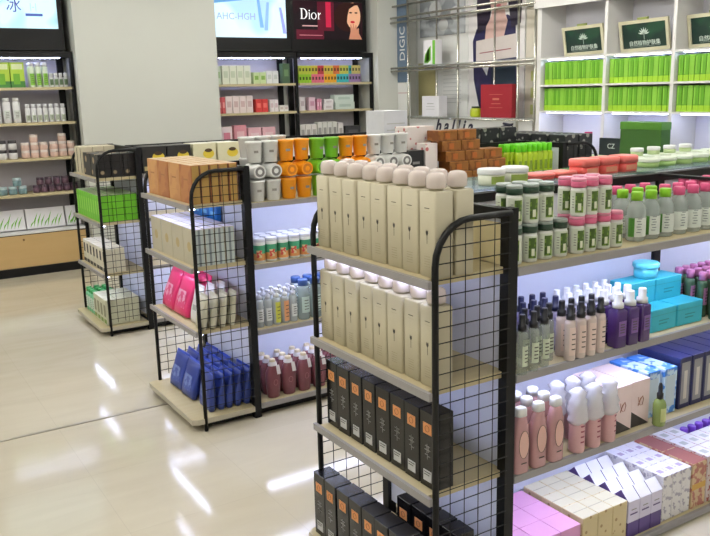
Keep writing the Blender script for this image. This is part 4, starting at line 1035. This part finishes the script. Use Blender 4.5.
# ================================================================== goods on the wall racks
def wp(P, u, z, lab, grp, dv=.10, rz=0.): P.put(u, RV+dv, z, rz, lab, grp)
def card(name, w, d, h, rgb, top=None, pr=None, key=None):
    m = mat('card_%d_%d_%d' % rgb, rgb, .5)
    sub = [('front_print', MB().box(-w*.3, w*.3, -d/2-.0008, -d/2-.0002, h*.35, h*.7, mat('print_%d_%d_%d' % pr, pr, .5)))] if pr else ()
    return lowbox(name, w, d, h, m, None, sub)
L1, L2, L3, L4 = 1.8192, 1.4862, 1.1432, .7992
gg = MB().loft([(0, rring(.125,.08,.002,1)), (.06, rring(.125,.08,.002,1))], mat('deep_leaf', (70,130,60), .5), False, cap1=False); gg.loft([(.06, rring(.125,.08,.002,1)), (.235, rring(.125,.08,.002,1))], mat('lime_field', (176,206,70), .5), False, cap0=False)
GGB = Proto('green_carton', 'carton', gg, [('top_print', decal(-.05,.05,.17,.22,-.0403, mat('pale_field', (220,230,180), .5))), ('leaf_print', decal(-.04,.02,.03,.13,-.0403, mat('mid_leaf', (110,170,50), .5)))])
for k in range(4): wp(GGB, -.26+.134*k, L1, f'lime green carton with deep green foot, {ORD[k]} from the left on the top shelf, far left rack', 'green cartons on the left rack')
wgb = spray(.027, .2, mat('white_green', (214,226,206), .3), mat('pearl_cap', (232,232,238), .3), 'cap', mat('green_wrap', (128,186,60), .4), (.02,.13), name='white_capped_bottle')
for r in range(2):
    for k in range(3): wp(wgb, .272+.062*k, L1, f'white capped green label bottle, {ORD[k]} from the left, {ROWN[r]}, top shelf of left rack', 'white capped bottles on the left rack', .07+.062*r)
sgb = spray(.021, .10, mat('small_white', (222,222,222), .3), white, 'cap', mat('small_green', (100,130,90), .4), (.02,.075), name='small_bottle')
for k in range(4): wp(sgb, .452+.045*k, L1, f'small white bottle with green label, {ORD[k]} from the left at the end of the top left shelf', 'small white bottles on the left rack', .08)
wtb = spray(.036, .205, mat('milk_white', (230,230,232), .3), white, 'cap', mat('milk_label', (214,220,214), .4), (.04,.12), name='white_bottle')
for k in range(4): wp(wtb, -.16+.088*k, L2, f'white bottle, {ORD[k]} from the left on the second shelf of the left rack', 'white bottles on the left rack')
ssb = spray(.0245, .14, mat('milk_white'), mat('pearl_cap'), 'cap', mat('sage_label', (186,196,176), .4), (.015,.07), name='small_bottle')
for r in range(2):
    for k in range(7): wp(ssb, .20+.055*k+.01*r, L2, f'small pearl capped bottle, {ORD[k]} from left, {ROWN[r]}, second shelf of left rack', 'small bottles on the second left shelf', .075+.055*r)
def jar(name, R, h, m, ml): return Proto(name, 'jar', MB().lathe([(R*.9,0),(R,.004),(R,h*.6),(R*.92,h*.66)], m, 18), [('lid', MB().lathe([(R*.96,h*.665),(R*.98,h*.7),(R*.98,h*.96),(R*.9,h)], ml, 18))])
bj = jar('dark_lidded_jar', .04, .09, mat('jar_white', (222,220,220), .3), mat('jar_dark', (50,46,50), .35)); pj_ = jar('blush_jar', .04, .075, mat('jar_blush', (222,190,176), .3), mat('jar_pale', (228,214,206), .3))
for lv in range(2):
    for k in range(3): wp(bj, -.16+.095*k, L3+.0903*lv, f'white jar with dark lid, {ORD[k]} from the left, {("lower","upper")[lv]} layer, third left shelf', 'dark lidded jars')
    for k in range(6): wp(pj_, .145+.086*k-.01*(k > 2)+.02*(k > 2), L3+.0753*lv, f'blush jar with pale lid, {ORD[k]} from the left, {("lower","upper")[lv]} layer, third left shelf', 'blush jars on the left rack')
wp(pj_, .23, L3+.1506, 'single blush jar on top of the stack left of centre, third left shelf', 'blush jars on the left rack'); wp(pj_, .5, L3+.1506, 'single blush jar on top of the right stack, third left shelf', 'blush jars on the left rack')
tj = jar('teal_jar', .04, .08, mat('jar_teal', (130,160,166), .25, alpha=.85), mat('jar_tealid', (176,196,200), .3)); vj = jar('plum_jar', .035, .075, mat('jar_plum', (92,66,80), .3), mat('jar_plumlid', (70,52,66), .3))
for k in range(3): wp(tj, -.10+.09*k, L4, f'teal glass jar, {ORD[k]} from the left on the fourth left shelf', 'teal jars')
wp(tj, .035, L4+.0803, 'teal glass jar stacked on two others', 'teal jars')
for k in range(6): wp(vj, .21+.073*k, L4, f'plum coloured jar, {ORD[k]} from the left on the fourth left shelf', 'plum jars')
for k in range(4): wp(vj, .25+.08*k, L4+.0753, f'plum coloured jar, {ORD[k]} from the left in the upper layer, fourth left shelf', 'plum jars')
lfm = mat('leaf_green')
def leafcase(w):
    b = MB().loft(carton_rings(w, .05, .2), whitep, False); e = MB()
    random.seed(int(w*1000))
    for k in range(9):
        x = -w*.42+w*.09*k; hh = random.uniform(.05, .16)
        e.quad([(x, -.0256, .01), (x+.03, -.0256, .02+hh*.5), (x+.055, -.0256, .02+hh), (x+.012, -.0256, .02+hh*.45)], lfm)
    return Proto('leaf_carton', 'carton', b, [('leaf_print', e)])
LC = leafcase(.37); LC2 = leafcase(.14)
LC.put(-.115, RV+.11, .4395, 0, 'broad white carton with green leaves leaning on the drawer top, furthest from the column', 'leaf cartons on the drawer top', rx=rad(-16))
LC.put(.268, RV+.11, .4395, 0, 'broad white carton with green leaves leaning on the drawer top, beside the narrower one', 'leaf cartons on the drawer top', rx=rad(-16))
LC2.put(.538, RV+.11, .4395, 0, 'narrow white carton with green leaves leaning on the drawer top, beside the column', 'leaf cartons on the drawer top', rx=rad(-16))
random.seed(5)
# left rack drawer-top cartons done; middle rack
K1, K2, K3 = 1.8162, 1.5022, 1.1432
def row(P, x0, n, pitch, z, desc, grp, dv=.1):
    for k in range(n): wp(P, x0+pitch*k, z, desc.format(ORD[k]), grp, dv)
row(card('sage_carton', .062, .08, .19, (196,208,184), pr=(150,180,130)), 2.2, 1, .1, K1, 'sage green carton at the left end of the top middle shelf beside the column', None)
row(card('pale_sage_carton', .082, .08, .2, (222,226,206), pr=(196,206,180)), 2.285, 4, .0865, K1, 'pale sage carton, {} from the left on the top shelf, middle rack', 'pale sage cartons')
row(card('low_green_carton', .075, .08, .125, (196,214,160), pr=(130,170,80)), 2.655, 2, .08, K1, 'low green carton, {} from the left on the top shelf, middle rack', 'low green cartons')
row(card('white_carton', .072, .08, .14, (226,228,226), pr=(200,206,200)), 2.815, 2, .076, K1, 'low white carton, {} from the left on the top shelf, middle rack', 'low white cartons')
row(card('forest_carton', .09, .08, .22, (70,96,70), pr=(100,130,90)), 3.03, 1, .1, K1, 'dark green carton behind the post at the end of the top middle shelf', None)
row(card('red_slim_carton', .04, .08, .175, (206,90,96), pr=(226,150,150)), 2.2, 2, .043, K2, 'slim red carton, {} from the left on the second shelf, middle rack', 'slim red cartons')
row(card('ivory_pink_carton', .078, .08, .185, (230,214,212), pr=(206,176,176)), 2.305, 4, .0835, K2, 'ivory pink carton, {} from the left on the second shelf, middle rack', 'ivory pink cartons')
row(card('red_carton', .074, .08, .145, (206,60,58), pr=(226,110,100)), 2.668, 2, .0765, K2, 'bright red carton, {} from the left on the second shelf, middle rack', 'bright red cartons')
row(card('white_pink_carton', .052, .08, .135, (232,224,226), pr=(214,190,196)), 2.832, 2, .055, K2, 'white and pink carton, {} from the left on the second shelf, middle rack', 'white and pink cartons')
row(card('low_white_carton', .055, .08, .07, (232,228,226), pr=(206,190,190)), 2.955, 2, .058, K2, 'low white carton, {} from the left beside the back post, middle rack', 'low white cartons on the second shelf')
row(card('floral_pink_carton', .13, .08, .215, (236,218,222), pr=(214,130,150)), 2.26, 1, .1, K3, 'white carton with pink print on the third shelf, middle rack, beside the column', None)
row(card('rose_carton', .15, .08, .225, (222,150,162), pr=(236,190,196)), 2.425, 1, .1, K3, 'rose carton on the third shelf of the middle rack', None)
row(card('pale_rose_carton', .16, .08, .19, (230,180,190), pr=(236,206,210)), 2.60, 2, .18, K3, 'pale rose carton, {} from the left on the third shelf, middle rack', 'pale rose cartons')
# right rack: small coloured cartons in two layers
cl_low = [(150,200,50)]*4+[(226,112,140)]*4+[(240,180,50)]*4+[(70,190,200)]*4+[(160,130,180)]*4
cl_up = [(190,200,70)]*4+[(206,190,70)]*2+[(190,60,70)]*2+[(214,190,80)]*3+[(214,110,60)]*2+[(200,200,90)]*3+[(60,170,170)]*1+[(200,186,110)]*3
namec = {(150,200,50):'lime',(226,112,140):'pink',(240,180,50):'amber',(70,190,200):'aqua',(160,130,180):'lavender',(190,200,70):'yellow green',(206,190,70):'mustard',(190,60,70):'red',(214,190,80):'straw',(214,110,60):'rust',(200,200,90):'pale olive',(60,170,170):'teal',(200,186,110):'sand'}
small = {}
for lv, cl in enumerate((cl_low, cl_up)):
    for k, c in enumerate(cl):
        if c not in small: small[c] = card('small_carton', .039, .06, .098, c, pr=tuple(int(q*.45) for q in c))
        P = small[c]
        wp(P, 3.215+.0425*k, K1+.0985*lv, f'small {namec[c]} carton, {ORD[k]} from the left in the {("lower","upper")[lv]} layer, top shelf of right rack', 'small coloured cartons')
row(card('tall_white_carton', .07, .08, .155, (228,222,226), pr=(196,180,190)), 3.225, 1, .1, K2, 'white carton beside the post on the second shelf, right rack', None)
row(card('pink_slim_carton', .085, .08, .15, (226,196,210), pr=(206,150,176)), 3.355, 1, .1, K2, 'pale pink carton on the second shelf of the right rack', None)
row(card('pink_stripe_carton', .03, .08, .13, (222,150,176), pr=(240,200,214)), 3.435, 2, .034, K2, 'slim pink carton, {} from the left on the second shelf, right rack', 'slim pink cartons')
c1 = card('flat_white_carton', .125, .09, .062, (230,226,228), pr=(206,196,200)); c2 = card('long_mint_carton', .27, .1, .085, (206,220,212), pr=(180,200,190))
for lv in range(2):
    wp(c1, 3.575+.006*lv, K2+.0625*lv, f'flat white carton, {("lower","upper")[lv]} one of two stacked on the second shelf, right rack', 'flat white cartons')
    wp(c2, 3.80-.012*lv, K2+.0855*lv, f'long mint carton, {("lower","upper")[lv]} one of two stacked on the second shelf, right rack', 'long mint cartons')
wj = jar('white_jar', .034, .07, mat('jar_snow', (228,226,222), .3), mat('jar_snowlid', (214,206,196), .3)); wc = card('white_grey_carton', .07, .09, .20, (226,222,218), pr=(170,166,160)); wc2 = card('pale_grey_carton', .062, .08, .22, (214,214,208), pr=(150,150,146))
row(wc, 3.215, 3, .076, K3, 'white and grey carton, {} from the left on the third shelf, right rack', 'white and grey cartons')
row(wc2, 3.45, 4, .068, K3, 'pale grey carton, {} from the left on the third shelf, right rack', 'pale grey cartons')
row(wc, 3.735, 1, .076, K3, 'white and grey carton beside the dark one on the third shelf, right rack', None)
row(card('dark_carton', .22, .08, .16, (50,50,54), pr=(80,80,84)), 3.91, 1, .1, K3, 'broad dark carton at the right end of the third shelf, right rack', None)

# ================================================================== CAMERA, RENDER SETTINGS
def camera():
    f, cx, cy, cz = 809.6875, -1.3718, -1.7917, 1.706
    yaw, pitch, roll = CAMANG
    F = Vector((cos(yaw)*cos(pitch), sin(yaw)*cos(pitch), -sin(pitch))); Rt = Vector((sin(yaw), -cos(yaw), 0)); U = Rt.cross(F)
    c, s = cos(roll), sin(roll)
    r2, u2 = c*Rt+s*U, -s*Rt+c*U
    M = Matrix((r2, u2, -F)).transposed().to_4x4(); M.translation = (cx, cy, cz)
    cd = bpy.data.cameras.new('camera'); cd.sensor_width = 36; cd.lens = f/710*36; cd.clip_start = .05
    o = bpy.data.objects.new('camera', cd); COL.objects.link(o); o.matrix_world = M
    SC.camera = o
camera()
w_ = bpy.data.worlds.new('world'); SC.world = w_; w_.use_nodes = True
w_.node_tree.nodes['Background'].inputs[0].default_value = (.8,.85,.9,1); w_.node_tree.nodes['Background'].inputs[1].default_value = .2
vs_ = SC.view_settings
vs_.view_transform = 'Standard'; vs_.look = 'None'; vs_.gamma = 1; vs_.use_curve_mapping = False
vs_.exposure = EXPO
SC.cycles.max_bounces = 6; SC.cycles.diffuse_bounces = 3; SC.cycles.glossy_bounces = 3; SC.cycles.transparent_max_bounces = 12
SC.cycles.use_denoising = True
SC.cycles.sample_clamp_indirect = 4
